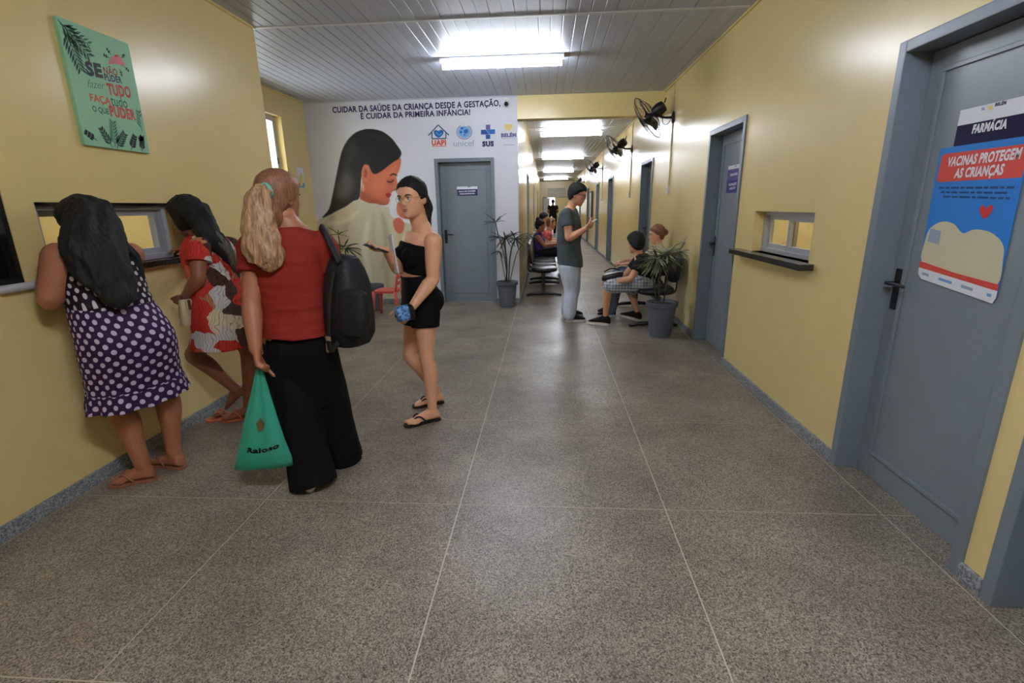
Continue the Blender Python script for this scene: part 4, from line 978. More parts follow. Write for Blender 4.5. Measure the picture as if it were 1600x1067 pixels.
# ---- materials for people
mat('eye_white', (232, 228, 222), .25); mat('eye_dark', (32, 20, 14), .2); mat('lip', (176, 96, 84), .45)
def skin(name, rgb):
    M = mat(name, rgb, .45, .4, bump=.02, bscale=220, vary=.05, vscale=9); b = M.node_tree.nodes['Principled BSDF']
    b.inputs['Subsurface Weight'].default_value = .12; b.inputs['Subsurface Radius'].default_value = (.012, .005, .003); b.inputs['Subsurface Scale'].default_value = 1
skin('skin_tan', (216, 158, 124)); skin('skin_brown', (168, 110, 80)); skin('skin_deep', (154, 99, 72)); skin('skin_warm', (230, 172, 136))
def hairmat(name, c0, c1, rough=.42, stretch=(60, 60, 6)):
    M, N, L, b = node_mat(name, rough); tc = N.new('ShaderNodeTexCoord'); mp_ = N.new('ShaderNodeMapping'); mp_.inputs['Scale'].default_value = stretch
    nz = N.new('ShaderNodeTexNoise'); nz.inputs['Scale'].default_value = 2.5; nz.inputs['Detail'].default_value = 4
    L.new(tc.outputs['Object'], mp_.inputs['Vector']); L.new(mp_.outputs[0], nz.inputs['Vector'])
    r = ramp(N, [(.3, c0), (.7, c1)]); L.new(nz.outputs['Fac'], r.inputs[0]); L.new(r.outputs[0], b.inputs['Base Color'])
    bp = N.new('ShaderNodeBump'); bp.inputs['Strength'].default_value = .5; bp.inputs['Distance'].default_value = .006; L.new(nz.outputs['Fac'], bp.inputs['Height']); L.new(bp.outputs[0], b.inputs['Normal'])
hairmat('hair_black', (5, 5, 5), (12, 11, 11), .7); hairmat('hair_blond', (120, 84, 58), (204, 164, 122), .5, (50, 50, 5)); hairmat('hair_auburn', (100, 62, 43), (158, 106, 74), .5); hairmat('hair_grey_tips', (40, 38, 36), (112, 104, 92), .5)
def strands(mb, path, rad, n=22, rough=.18, k=6, seed=0, flat=None):
    """a lock of hair: tube with lengthwise ridges"""
    pts, rr = catmull([Vector(p) for p in path], rad, k); rings = []
    T0 = (pts[1]-pts[0]).normalized(); up = Vector((1, 0, 0)) if abs(T0.x) < .8 else Vector((0, 1, 0)); nr = (up-T0*up.dot(T0)).normalized()
    for i, (p, r) in enumerate(zip(pts, rr)):
        t = (pts[min(i+1, len(pts)-1)]-pts[max(i-1, 0)]).normalized(); nr = (nr-t*nr.dot(t)).normalized(); bi = t.cross(nr); rg = []
        for j in range(n):
            a = 2*math.pi*j/n; m = 1+rough*(noise.noise((math.cos(a)*2.4+seed, math.sin(a)*2.4, i*.16)))*1.8
            d = (nr*math.cos(a)+bi*math.sin(a))*r*m
            if flat: fa = Vector(flat[0]).normalized(); d = d-fa*d.dot(fa)*(1-flat[1])
            rg.append(p+d)
        rings.append(rg)
    mb.loft(rings)
def person(loc, label): return empty('person', loc, label, 'person')
def sandal(root, heel, toe, m, mstrap, s=1.0, side=1, name='flip_flop', th=.014, strap=True):
    heel, toe = Vector(heel), Vector(toe); d = toe-heel; L = d.length; d.normalize(); l = UP.cross(d)
    out = [(-.04, .012), (-.02, .026), (.08, .034), (.3, .032), (.5, .034), (.72, .044), (.9, .042), (1.0, .030), (1.035, .012)]
    pts = [(t, w_) for t, w_ in out]+[(t, -w_) for t, w_ in reversed(out)]
    v = [heel+d*L*t+l*w_*s+UP*z for z in (0, th) for t, w_ in pts]; n = len(pts); q = MB()
    q.add(v, [tuple(range(n)), tuple(reversed(range(n, 2*n)))]+[(i+n, (i+1) % n+n, (i+1) % n, i) for i in range(n)])
    so = q.build(name, m, root, bevel=.003)
    if strap:
        for sd in (-1, 1):
            q = MB(); q.tube([heel+d*L*.80+l*side*.010+UP*(th+.012), heel+d*L*.62+l*sd*.028+UP*(th+.050), heel+d*L*.42+l*sd*.037*s+UP*(th+.004)], [.004, .006, .005], 8, smooth=4); q.build('strap', mstrap, so, smooth=True)
    return so
# ---------------------------------------------------------------- woman in black strapless top and shorts
mat('cloth_black', (8, 8, 9), .85, .2); mat('sandal_black', (22, 20, 20), .6); mat('gold', (190, 160, 96), .3, .5, .8)
def tube_top_woman():
    Y0 = 3.22; q = lambda x, y, dy=0: px(x, y, Y=Y0+dy)
    hl, tl_ = px(686, 652, Z=.014), px(633, 664, Z=.014); hr, tr_ = px(692, 626, Z=.014), px(646, 634, Z=.014)
    root = person(((hl.x+hr.x)/2, (hl.y+hr.y)/2, 0), 'woman in black strapless top and shorts holding a phone, facing left')
    f = V3(-.74, -.67, 0); lat = V3(.67, -.74, 0)             # chest facing, her left
    fp = V3(-.85, -.52, 0); latp = V3(.52, -.85, 0)
    pel = q(656, 458, .03); neck = q(658, 358, .03); chest = q(652, 398, .02); waist = q(651, 427, .03)
    shL, shR = neck+lat*.152-UP*.07, neck-lat*.152-UP*.07
    elL, wrL = q(676, 436, -.10), q(645, 478, -.22)
    elR, wrR = q(622, 420, -.02), q(604, 392, -.18)
    hipL, hipR = pel+latp*.085-UP*.05, pel-latp*.085-UP*.05
    anL, anR = ankle_of(hl, tl_), ankle_of(hr, tr_)
    knL, knR = q(667, 560, -.10), q(641, 556, .08)
    b = MB()
    st = [(pel-UP*.13, latp, .10, .08, .09), (pel-UP*.03, latp, .165, .10, .11), (lerp(pel, waist, .6), latp, .145, .09, .09), (waist, lat, .128, .088, .085), (chest, lat, .142, .10, .095), (lerp(chest, neck, .55), lat, .148, .088, .085), (neck-UP*.035, lat, .112, .062, .07), (neck+UP*.0, lat, .085, .055, .063), (neck+UP*.04, lat, .06, .052, .056)]
    b.loft(torso_rings(st))
    for s in (-1, 1): b.ball(chest+lat*s*.068+f*.075-UP*.01, .062, 16, 10); b.ball(pel+latp*s*.07-fp*.04-UP*.04, .088, 16, 10)
    H = Head(q(644, 309.5, -.02), V3(-.34, -.94, -.05), V3(-.05, .05, 1), 1.08)
    b.tube([neck-UP*.02-f*.01, lerp(neck, H.c, .4), H.P(0, -22, -50)], [.062, .056, .058], 18, smooth=4)
    H.skull(b)
    b.ball(shL, .057); b.ball(shR, .057)
    arm(b, shL, elL, wrL, 1.16); arm(b, shR, elR, wrR, 1.05)
    dl = (wrL-elL).normalized()
    hand(b, wrL+dl*.015, dl+V3(-.2, 0, -.15), V3(-.3, .85, -.1), V3(-.5, -.3, .6), .95, 48, 3, 35)
    hand(b, wrR+(wrR-elR).normalized()*.01, V3(-.85, -.35, .12), V3(.15, -.2, 1), V3(.3, -.9, 0), .92, 42, 4, 55)
    leg(b, hipL, knL, anL, .93, calf_back=-fp); leg(b, hipR, knR, anR, .93, calf_back=-fp)
    foot(b, hl, tl_, s=.95, side=-1); foot(b, hr, tr_, s=.95, side=1)
    skin_over(b, 'body', 'skin_warm', root, .0055, 4)
    # strapless top
    t = MB(); t.loft(torso_rings([(lerp(waist, chest, .12), lat, .139, .098, .096), (lerp(waist, chest, .55), lat, .146, .105, .1), (chest, lat, .152, .112, .104), (lerp(chest, neck, .28), lat, .157, .112, .1), (lerp(chest, neck, .42), lat, .159, .104, .097)]))
    for s in (-1, 1): t.ball(chest+lat*s*.066+f*.078-UP*.008, .068, 16, 10)
    skin_over(t, 'strapless_top', 'cloth_black', root, .006, 10, .002)
    t = MB(); t.loft(torso_rings([(pel-UP*.10, latp, .17, .12, .13), (pel-UP*.03, latp, .178, .115, .135), (lerp(pel, waist, .6), latp, .155, .102, .102), (lerp(pel, waist, .93), lat, .139, .098, .098)]))
    for s in (-1, 1): t.ball(pel+latp*s*.072-fp*.045-UP*.04, .098, 16, 10)
    for hp, kn in ((hipL, knL), (hipR, knR)): t.tube([hp, lerp(hp, kn, .25), lerp(hp, kn, .44)], [.104, .100, .094], 18)
    skin_over(t, 'shorts', 'cloth_black', root, .006, 4, .003)
    # hair: pulled back into a long ponytail
    h = MB(); ln_ = lambda y: 64 if y > 84 else 64-(84-y)*.9 if y > 50 else 33-(50-y)*1.4 if y > 20 else -8-(20-y)*1.1 if y > -40 else -72
    H.hair_cap(h, ln_, 13, lambda x, y, z: 14-9*smooth01(-10, 75, y))
    strands(h, [H.P(0, -95, 18), H.P(-4, -120, 8), H.P(-6, -134, -30), H.P(-8, -128, -95), H.P(-10, -122, -160), H.P(-8, -112, -215), H.P(-6, -104, -240)], [.024, .034, .042, .042, .036, .022, .008], seed=3)
    skin_over(h, 'hair', 'hair_black', root, .005, 2, .002, (50, 50, 12))
    H.face_parts(root)
    q2 = MB(); q2.tube([H.P(0, -100, 20), H.P(-2, -112, 12)], .026, 14); q2.build('hair_tie', 'cloth_black', root, smooth=40)
    # glasses
    g_ = MB()
    for s in (-1, 1):
        cx = s*31; rg = [H.P(cx+22*math.cos(a), 99-.004*(cx+22*math.cos(a))**2, -4+17*math.sin(a)) for a in [2*math.pi*i/20 for i in range(21)]]; g_.tube(rg, .0014, 6, cap=False)
        g_.tube([H.P(s*53, 88, 2), H.P(s*68, 60, 4), H.P(s*78, 5, 2)], .0014, 6)
    g_.tube([H.P(-9, 100, 0), H.P(0, 103, 3), H.P(9, 100, 0)], .0014, 6)
    g_.build('glasses', 'gold', root, smooth=True)
    sandal(root, hl-UP*.014, tl_-UP*.014, 'sandal_black', 'sandal_black', .95, -1); sandal(root, hr-UP*.014, tr_-UP*.014, 'sandal_black', 'sandal_black', .95, 1)
    # things she holds
    ph = px(587, 388, Y=Y0-.26)
    d = V3(-.80, -.45, .38).normalized(); n_ = V3(.25, .25, .9); n_ = (n_-d*n_.dot(d)).normalized(); sd = d.cross(n_)
    r = empty('phone', ph, 'dark smartphone held out by the woman in the strapless top', 'phone')
    MB().obox(ph, d*.075, sd*.036, n_*.0045).build('case', 'black_plastic', r, bevel=.003)
    MB().obox(ph+n_*.0048, d*.069, sd*.032, n_*.0004).build('screen', 'black_paint', r)
    pa = px(615, 397, Y=Y0-.09); r = empty('folded_papers', pa-UP*.14, 'white folded papers tucked under the arm of the woman in black', 'papers')
    pd = V3(-.10, .03, -1).normalized(); ps_ = V3(-.6, -.75, .1); ps_ = (ps_-pd*ps_.dot(pd)).normalized(); pn = pd.cross(ps_)
    pd = (px(620, 428, Y=Y0-.09)-px(610, 372, Y=Y0-.09)).normalized(); ps_ = V3(.55, -.83, 0); ps_ = (ps_-pd*ps_.dot(pd)).normalized(); pn = pd.cross(ps_)
    for i in range(3): MB().obox(pa+pn*.004*i+ps_*.004*i, pd*(.125-.004*i), ps_*.045, pn*.0012).build('sheet', 'paper', r)
    MB().obox(pa-pn*.0016+pd*-.03, pd*.04, ps_*.03, pn*.0003).build('print', 'print_light_blue', r)
    bp_ = px(632, 489, Y=Y0-.27)
    r = empty('blue_pouch', bp_-UP*.05, 'small blue patterned pouch held in the hand at her side', 'pouch')
    a_ = V3(-.75, -.55, -.1).normalized()
    rr = []
    for t, s_ in ((-.055, .6), (-.05, .9), (-.02, 1), (.03, 1), (.05, .92), (.055, .6)):
        y_ = V3(0, 0, 1); y_ = (y_-a_*y_.dot(a_)).normalized(); rr.append(ring(bp_+a_*t, a_.cross(y_), y_, .040*s_, .050*s_, 20, 2.6))
    MB().loft(rr).build('pouch', 'blue_pattern', r, smooth=40)
    MB().ball(bp_+a_*.056+UP*-.005, (.008, .008, .008)).build('button', 'black_plastic', r, smooth=True)
    MB().loft([ring(bp_-a_*.057, a_.cross(y_), y_, .030, .040, 20, 2.6), ring(bp_-a_*.045, a_.cross(y_), y_, .0405, .0505, 20, 2.6), ring(bp_-a_*.02, a_.cross(y_), y_, .0408, .0508, 20, 2.6)]).build('dark_flap', 'black_plastic', r, smooth=40)
def two_tone(name, c0, c1, scale, rough=.6):
    M, N, L, b = node_mat(name, rough); tc = N.new('ShaderNodeTexCoord'); nz = N.new('ShaderNodeTexNoise'); nz.inputs['Scale'].default_value = scale; nz.inputs['Detail'].default_value = 3
    r = ramp(N, [(.42, c0), (.56, c1)]); L.new(tc.outputs['Object'], nz.inputs['Vector']); L.new(nz.outputs['Fac'], r.inputs[0]); L.new(r.outputs[0], b.inputs['Base Color'])
two_tone('blue_pattern', (26, 82, 160), (122, 178, 226), 70)
tube_top_woman()
# ---------------------------------------------------------------- patterned cloths
def dots_mat(name, bgc, fg, cell=.046, rad=.29):
    M, N, L, b = node_mat(name, .75, .3); uv = N.new('ShaderNodeUVMap'); mp_ = N.new('ShaderNodeMapping'); mp_.inputs['Rotation'].default_value = (0, 0, R(45)); mp_.inputs['Scale'].default_value = (1/cell, 1/cell, 1)
    L.new(uv.outputs[0], mp_.inputs[0]); fr = N.new('ShaderNodeVectorMath'); fr.operation = 'FRACTION'; L.new(mp_.outputs[0], fr.inputs[0])
    sb = N.new('ShaderNodeVectorMath'); sb.operation = 'SUBTRACT'; sb.inputs[1].default_value = (.5, .5, 0); L.new(fr.outputs[0], sb.inputs[0])
    ln = N.new('ShaderNodeVectorMath'); ln.operation = 'LENGTH'; L.new(sb.outputs[0], ln.inputs[0])
    r = ramp(N, [(rad, fg), (rad+.03, bgc)]); L.new(ln.outputs['Value'], r.inputs[0]); L.new(r.outputs[0], b.inputs['Base Color'])
dots_mat('dots_purple', (50, 22, 66), (206, 190, 214), .043, .28); dots_mat('dots_black', (26, 18, 30), (206, 200, 206), .040, .27)
def floral_mat(name):
    M, N, L, b = node_mat(name, .75, .3); tc = N.new('ShaderNodeTexCoord'); nz = N.new('ShaderNodeTexNoise'); nz.inputs['Scale'].default_value = 9; nz.inputs['Detail'].default_value = 2
    L.new(tc.outputs['Object'], nz.inputs['Vector']); mx = N.new('ShaderNodeVectorMath'); mx.operation = 'MULTIPLY_ADD'; mx.inputs[1].default_value = (.10, .10, .10)
    L.new(nz.outputs['Color'], mx.inputs[0]); L.new(tc.outputs['Object'], mx.inputs[2])
    v = N.new('ShaderNodeTexVoronoi'); v.inputs['Scale'].default_value = 9; L.new(mx.outputs[0], v.inputs['Vector']); s = N.new('ShaderNodeSeparateColor'); L.new(v.outputs['Color'], s.inputs[0])
    r = ramp(N, [(0, (206, 54, 40)), (.34, (222, 110, 84)), (.46, (228, 212, 178)), (.58, (74, 46, 36)), (.68, (206, 54, 40)), (.80, (214, 208, 204)), (.90, (186, 126, 88))], 'CONSTANT'); L.new(s.outputs[0], r.inputs[0])
    w_ = N.new('ShaderNodeTexWave'); w_.inputs['Scale'].default_value = 20; w_.inputs['Distortion'].default_value = 3; L.new(mx.outputs[0], w_.inputs['Vector'])
    r2 = ramp(N, [(.86, (255, 255, 255)), (.94, (130, 84, 70))]); L.new(w_.outputs['Fac'], r2.inputs[0])
    m2 = N.new('ShaderNodeMix'); m2.data_type = 'RGBA'; m2.blend_type = 'MULTIPLY'; m2.inputs[0].default_value = .55; L.new(r.outputs[0], m2.inputs[6]); L.new(r2.outputs[0], m2.inputs[7]); L.new(m2.outputs[2], b.inputs['Base Color'])
floral_mat('floral')
def plaid_mat(name):
    M, N, L, b = node_mat(name, .8, .3); tc = N.new('ShaderNodeTexCoord'); cols = []
    for ax_ in ('X', 'Y', 'Z'):
        w_ = N.new('ShaderNodeTexWave'); w_.bands_direction = ax_; w_.inputs['Scale'].default_value = 9; L.new(tc.outputs['Object'], w_.inputs['Vector']); cols.append(w_)
    ad = N.new('ShaderNodeMath'); ad.operation = 'ADD'; L.new(cols[0].outputs['Fac'], ad.inputs[0]); L.new(cols[1].outputs['Fac'], ad.inputs[1])
    a2 = N.new('ShaderNodeMath'); a2.operation = 'MULTIPLY_ADD'; a2.inputs[1].default_value = .33; a2.inputs[2].default_value = 0; L.new(ad.outputs[0], a2.inputs[0])
    a3 = N.new('ShaderNodeMath'); a3.operation = 'MULTIPLY_ADD'; a3.inputs[1].default_value = .33; L.new(cols[2].outputs['Fac'], a3.inputs[0]); L.new(a2.outputs[0], a3.inputs[2])
    r = ramp(N, [(.25, (196, 198, 204)), (.5, (160, 164, 174)), (.75, (112, 118, 132))]); L.new(a3.outputs[0], r.inputs[0]); L.new(r.outputs[0], b.inputs['Base Color'])
plaid_mat('plaid')
def uv_loft(mb, rings, rad=.2):
    """loft with a seam so that cloth patterns keep their size in metres"""
    n = len(rings[0]); UVs = []; R2 = []; v = 0; pc = None
    for r in rings:
        c = sum(r, Vector((0, 0, 0)))/n
        if pc is not None: v += (c-pc).length
        pc = c; UVs.append([(2*math.pi*rad*j/n, v) for j in range(n+1)]); R2.append(list(r)+[r[0].copy()])
    mb.loft(R2, cap=False, close=False, uvs=UVs); return mb
# ---------------------------------------------------------------- woman in polka dots at the counter
mat('sandal_tan', (150, 96, 66), .5); mat('cloth_maroon', (138, 38, 27), .8, .25, vary=.06, vscale=5); mat('sandal_orange', (206, 112, 74), .5)
def polka_woman():
    hl, tl_ = px(243, 744, Z=.016), px(171, 756, Z=.016); hr, tr_ = px(286, 728, Z=.016), px(238, 720, Z=.016)
    root = person(((hl.x+hr.x)/2, (hl.y+hr.y)/2, 0), 'woman with long black hair in a purple polka-dot dress leaning on the counter')
    f = V3(-.97, .22, 0); lat = V3(-.22, -.97, 0)
    pel = px(196, 522, X=-2.15); waist = px(172, 468, X=-2.19); chest = px(155, 424, X=-2.235); neck = px(140, 388, X=-2.26)
    hipL, hipR = pel+lat*.09-UP*.05, pel-lat*.09-UP*.05; anL, anR = ankle_of(hl, tl_), ankle_of(hr, tr_)
    knL, knR = px(184, 632, Y=2.30), px(256, 606, Y=2.47)
    shL, shR = px(92, 402, X=-2.27), neck-lat*.19-UP*.05
    elL, wrL = px(80, 468, X=-2.30), V3(XL+.06, 2.22, 1.185); elR, wrR = px(186, 436, X=-2.33), px(158, 424, X=-2.40)
    b = MB()
    st = [(pel-UP*.16, lat, .12, .09, .10), (pel-UP*.04, lat, .20, .13, .14), (lerp(pel, waist, .55), lat, .18, .12, .11), (waist, lat, .165, .12, .10), (chest, lat, .175, .125, .11), (lerp(chest, neck, .6), lat, .175, .09, .10), (neck-UP*.03, lat, .13, .07, .08), (neck+UP*.01, lat, .085, .055, .065), (neck+UP*.04+f*.02, lat, .06, .05, .055)]
    b.loft(torso_rings(st))
    H = Head(px(136, 351, X=-2.29), V3(-.95, .2, -.35), V3(-.3, .05, .95), 1.06)
    b.tube([neck-UP*.02, lerp(neck, H.c, .5), H.P(0, -20, -45)], [.062, .055, .056], 18, smooth=4); H.skull(b)
    for s_, e_, w_, k_ in ((shL, elL, wrL, 1.38), (shR, elR, wrR, 1.3)): b.ball(s_, .066); arm(b, s_, e_, w_, k_)
    hand(b, wrL+V3(0, .01, 0), V3(-.5, .85, -.05), V3(0, 0, -1), V3(-.6, -.5, .2), .95, 20, 4, 30); hand(b, wrR, V3(-.6, -.8, -.05), V3(0, 0, -1), V3(-.7, .5, 0), .95, 20, 4, 30)
    leg(b, hipL, knL, anL, 1.12, calf_back=V3(1, 0, 0)); leg(b, hipR, knR, anR, 1.12, calf_back=V3(1, 0, 0))
    foot(b, hl, tl_, s=1., side=-1); foot(b, hr, tr_, s=1., side=1)
    skin_over(b, 'body', 'skin_brown', root, .006, 4)
    bo = MB(); uv_loft(bo, torso_rings([(lerp(pel, waist, .6), lat, .178, .14, .12), (lerp(pel, waist, .85), lat, .184, .145, .125), (waist, lat, .180, .14, .12), (lerp(waist, chest, .5), lat, .185, .14, .125), (chest, lat, .19, .142, .125), (lerp(chest, neck, .32), lat, .193, .125, .122), (lerp(chest, neck, .42), lat, .192, .112, .116)], 40, k=5), .18)
    bo.build('bodice', 'dots_black', root, smooth=True)
    for sx in (-1, 1):
        for k_ in (0, 1):
            p0 = lerp(chest, neck, .40)+lat*sx*(.06+.07*k_)-f*(.118-.02*k_); p2 = lerp(chest, neck, .98)+lat*sx*.10-f*.045+UP*.012
            MB().tube([p0, lerp(p0, p2, .5)-f*.022, p2, p2+f*.07+UP*.0], .006, 8, smooth=4).build('strap', 'dots_black', root, smooth=True)
    hemc = V3(-2.175, 2.335, .54); rings = []
    wst = lerp(pel, waist, .9)
    prof = [(0, .184, .142, .124), (.12, .20, .15, .14), (.3, .215, .16, .172), (.5, .222, .165, .18), (.7, .222, .17, .165), (.88, .224, .175, .155), (1, .227, .18, .155)]
    C_, W_ = catmull([lerp(wst, lerp(pel, hemc, max(0, (t-.3)/.7)), min(1, t/.3)) if t < .3 else lerp(pel, hemc, (t-.3)/.7) for t, *_ in prof], [p[1] for p in prof], 5)
    _, D_ = catmull(C_[:7], [p[2] for p in prof], 5); _, B_ = catmull(C_[:7], [p[3] for p in prof], 5)
    N_ = 72
    for i, c in enumerate(C_):
        t = i/(len(C_)-1); rg = ring(c, lat, f, W_[i], D_[i], N_, 2.2, B_[i])
        rg = [c+(p-c)*(1+.020*t*math.sin(j*2*math.pi/N_*9+i*.05)+.012*t*math.sin(j*2*math.pi/N_*17)) for j, p in enumerate(rg)]
        for p in rg: p.x = max(p.x, XL+.012)
        rings.append(rg)
    uv_loft(MB(), rings, .21).build('skirt', 'dots_purple', root, smooth=True)
    last = rings[-1]; c0 = C_[-1]; rf = []
    for i in range(6):
        t = i/5; rf.append([c0+(p-c0)*(1.0+.07*t+.055*t*math.sin(j*2*math.pi/N_*13)+.02*t*math.sin(j*2*math.pi/N_*7))+V3(0, 0, -.095*t+.012) for j, p in enumerate(last)])
        for p in rf[-1]: p.x = max(p.x, XL+.012)
    uv_loft(MB(), rf, .22).build('hem_ruffle', 'dots_purple', root, smooth=True)
    h = MB(); H.hair_cap(h, lambda y: 50 if y > 60 else 50-(60-y)*2.2 if y > 10 else -90, 24)
    fl = (f, .5)
    strands(h, [H.P(0, -10, 62), H.P(0, -62, 20), px(150, 392, X=-2.15), px(166, 425, X=-2.10), px(180, 452, X=-2.07), px(189, 472, X=-2.04), px(192, 482, X=-2.04)], [.05, .108, .128, .112, .092, .06, .012], 40, .16, 7, 2, flat=(f, .55))
    strands(h, [H.P(70, -30, -10), px(112, 392, X=-2.2), px(122, 425, X=-2.15), px(136, 448, X=-2.11)], [.03, .034, .028, .006], 14, .2, 6, 5)
    strands(h, [H.P(-60, -50, 10), px(186, 380, X=-2.15), px(210, 402, X=-2.12), px(221, 428, X=-2.1), px(224, 442, X=-2.1)], [.03, .034, .026, .014, .004], 14, .2, 6, 8)
    skin_over(h, 'hair', 'hair_black', root, .005, 1, .0045, (46, 46, 5))
    sandal(root, hl-UP*.016, tl_-UP*.016, 'sandal_tan', 'sandal_tan', 1., -1, 'sandal', .016); sandal(root, hr-UP*.016, tr_-UP*.016, 'sandal_tan', 'sandal_tan', 1., 1, 'sandal', .016)
polka_woman()
# ---------------------------------------------------------------- woman in the red floral dress
mat('handbag_beige', (196, 180, 140), .55, .4, vary=.08, vscale=12); mat('leather_brown', (96, 62, 44), .5)
def floral_woman():
    tl_, hl0 = px(324, 655, Z=.014), px(377, 648, Z=.014)
    root = person((lerp(tl_, hl0, .5).x, lerp(tl_, hl0, .5).y, 0), 'woman in a red floral dress bending to the counter on tiptoe')
    f = V3(-.93, .36, 0); lat = V3(-.36, -.93, 0)
    pel = px(350, 485, X=-2.10); waist = px(338, 442, X=-2.14); chest = px(329, 405, X=-2.17); neck = px(320, 376, X=-2.20)
    hipL, hipR = pel+lat*.085-UP*.05, pel-lat*.085-UP*.05
    knL = px(303, 556, X=-2.33); anL = px(368, 608, X=-2.15); ballL = lerp(hl0, tl_, .58)+UP*.02
    hr, tr_ = px(402, 648, Z=.014), px(372, 652, Z=.014); tr_ = hr+(tr_-hr).normalized()*.22; anR = ankle_of(hr, tr_); knR = px(388, 552, Y=anR.y)
    shL, shR = px(311, 388, X=-2.13), neck-lat*.16-UP*.05; elL, wrL = px(310, 436, X=-2.12), px(289, 464, X=-2.25); elR, wrR = V3(-2.31, 3.36, 1.16), V3(XL+.04, 3.22, 1.19)
    b = MB()
    b.loft(torso_rings([(pel-UP*.14, lat, .11, .08, .10), (pel-UP*.03, lat, .172, .11, .13), (lerp(pel, waist, .6), lat, .15, .10, .10), (waist, lat, .138, .095, .09), (chest, lat, .15, .105, .095), (lerp(chest, neck, .6), lat, .15, .085, .09), (neck-UP*.03, lat, .115, .065, .075), (neck+UP*.015, lat, .07, .05, .06), (neck+UP*.04+f*.02, lat, .055, .048, .052)]))
    H = Head(px(293, 338, X=-2.29), V3(-.93, .28, -.22), V3(-.2, .06, .97), 1.04)
    b.tube([neck-UP*.02, lerp(neck, H.c, .5), H.P(0, -20, -45)], [.058, .052, .054], 18, smooth=4); H.skull(b)
    for s_, e_, w_ in ((shL, elL, wrL), (shR, elR, wrR)): b.ball(s_, .056); arm(b, s_, e_, w_, 1.08)
    hand(b, wrL, wrL-elL, V3(-.6, .7, 0), V3(-.5, -.3, .7), .92, 78, 3, 20); hand(b, wrR, V3(-.7, -.65, -.05), V3(0, 0, -1), V3(-.6, .6, 0), .92, 20, 4, 30)
    leg(b, hipL, knL, anL, .98, calf_back=V3(.6, 0, .5)); leg(b, hipR, knR, anR, .98, calf_back=V3(1, 0, 0))
    # left foot stands on its toes: heel raised under the ankle
    heelL = anL+V3(.045, .02, -.035); d_ = (ballL-heelL).normalized(); foot(b, heelL, heelL+d_*.20, up=V3(-.7, -.1, .7), s=.92, side=-1, toes=False)
    for i in range(5): p = ballL+f*.01+lat*(.03-.015*i)*-1; b.tube([p, p+f*(.055-.006*i)+UP*-.006], [.011, .009], 8, round_ends=True)
    foot(b, hr, tr_, s=.95, side=1)
    skin_over(b, 'body', 'skin_deep', root, .006, 4)
    d = MB()
    d.loft(torso_rings([(pel-UP*.225, lat, .225, .19, .20), (pel-UP*.12, lat, .215, .165, .185), (pel-UP*.03, lat, .20, .14, .16), (lerp(pel, waist, .6), lat, .17, .12, .12), (waist, lat, .156, .115, .106), (chest, lat, .168, .125, .108), (lerp(chest, neck, .6), lat, .165, .10, .103), (neck-UP*.045, lat, .125, .08, .088)], 32))
    for s_, e_ in ((shL, elL), (shR, elR)): d.tube([s_+UP*.012, lerp(s_, e_, .25), lerp(s_, e_, .46)], [.066, .070, .076], 18, round_ends=False); d.ball(s_, .068)
    skin_over(d, 'dress', 'floral', root, .006, 4, .006, (16, 16, 4))
    h = MB(); H.hair_cap(h, lambda y: 52 if y > 64 else 52-(64-y)*1.6 if y > 20 else -88, 20)
    strands(h, [H.P(0, -50, 50), H.P(6, -88, 0), px(330, 368, X=-2.10), px(352, 392, X=-2.05), px(366, 414, X=-2.03), px(372, 428, X=-2.03)], [.06, .09, .068, .05, .03, .008], 26, .16, 7, 4, flat=(f, .6))
    skin_over(h, 'hair', 'hair_black', root, .005, 1, .0045, (46, 46, 5))
    t = MB(); strands(t, [px(322, 352, X=-2.12), px(338, 372, X=-2.075), px(358, 396, X=-2.03), px(369, 418, X=-2.01), px(375, 434, X=-2.01)], [.02, .034, .034, .024, .005], 16, .25, 7, 9); skin_over(t, 'hair_lengths', 'hair_grey_tips', root, .006, 1)
    H.face_parts(root)
    sandal(root, hl0-UP*.014, tl_-UP*.014, 'sandal_orange', 'sandal_orange', .95, -1); sandal(root, hr-UP*.014, tr_-UP*.014, 'sandal_orange', 'sandal_orange', .95, 1)
    # small beige handbag at her hip
    c = px(303, 486, X=-2.22); r = empty('handbag', c-UP*.09, 'small beige handbag with brown trim on the arm of the floral dress woman', 'handbag')
    a_ = V3(.55, .83, 0); n_ = V3(.83, -.55, 0); rr = []
    for z_, w_, d_ in ((-.085, .07, .02), (-.08, .085, .035), (0, .082, .032), (.07, .074, .022), (.082, .07, .012)): rr.append(ring(c+UP*z_, a_, n_, w_, d_, 24, 4))
    MB().loft(rr).build('pouch', 'handbag_beige', r, smooth=50)
    MB().obox(c+UP*.03+n_*.030, a_*.05, UP*.045, n_*.004).build('flap', 'handbag_beige', r, bevel=.004)
    for k_ in (-1, 1): MB().obox(c+UP*.05+n_*.036+a_*.03*k_, a_*.008, UP*.03, n_*.003).build('tab', 'leather_brown', r)
    MB().tube([c+UP*.08-a_*.06, c+UP*.13-a_*.03, c+UP*.135+a_*.03, c+UP*.08+a_*.06], .007, 8, smooth=4).build('handle', 'leather_brown', r, smooth=True)
floral_woman()
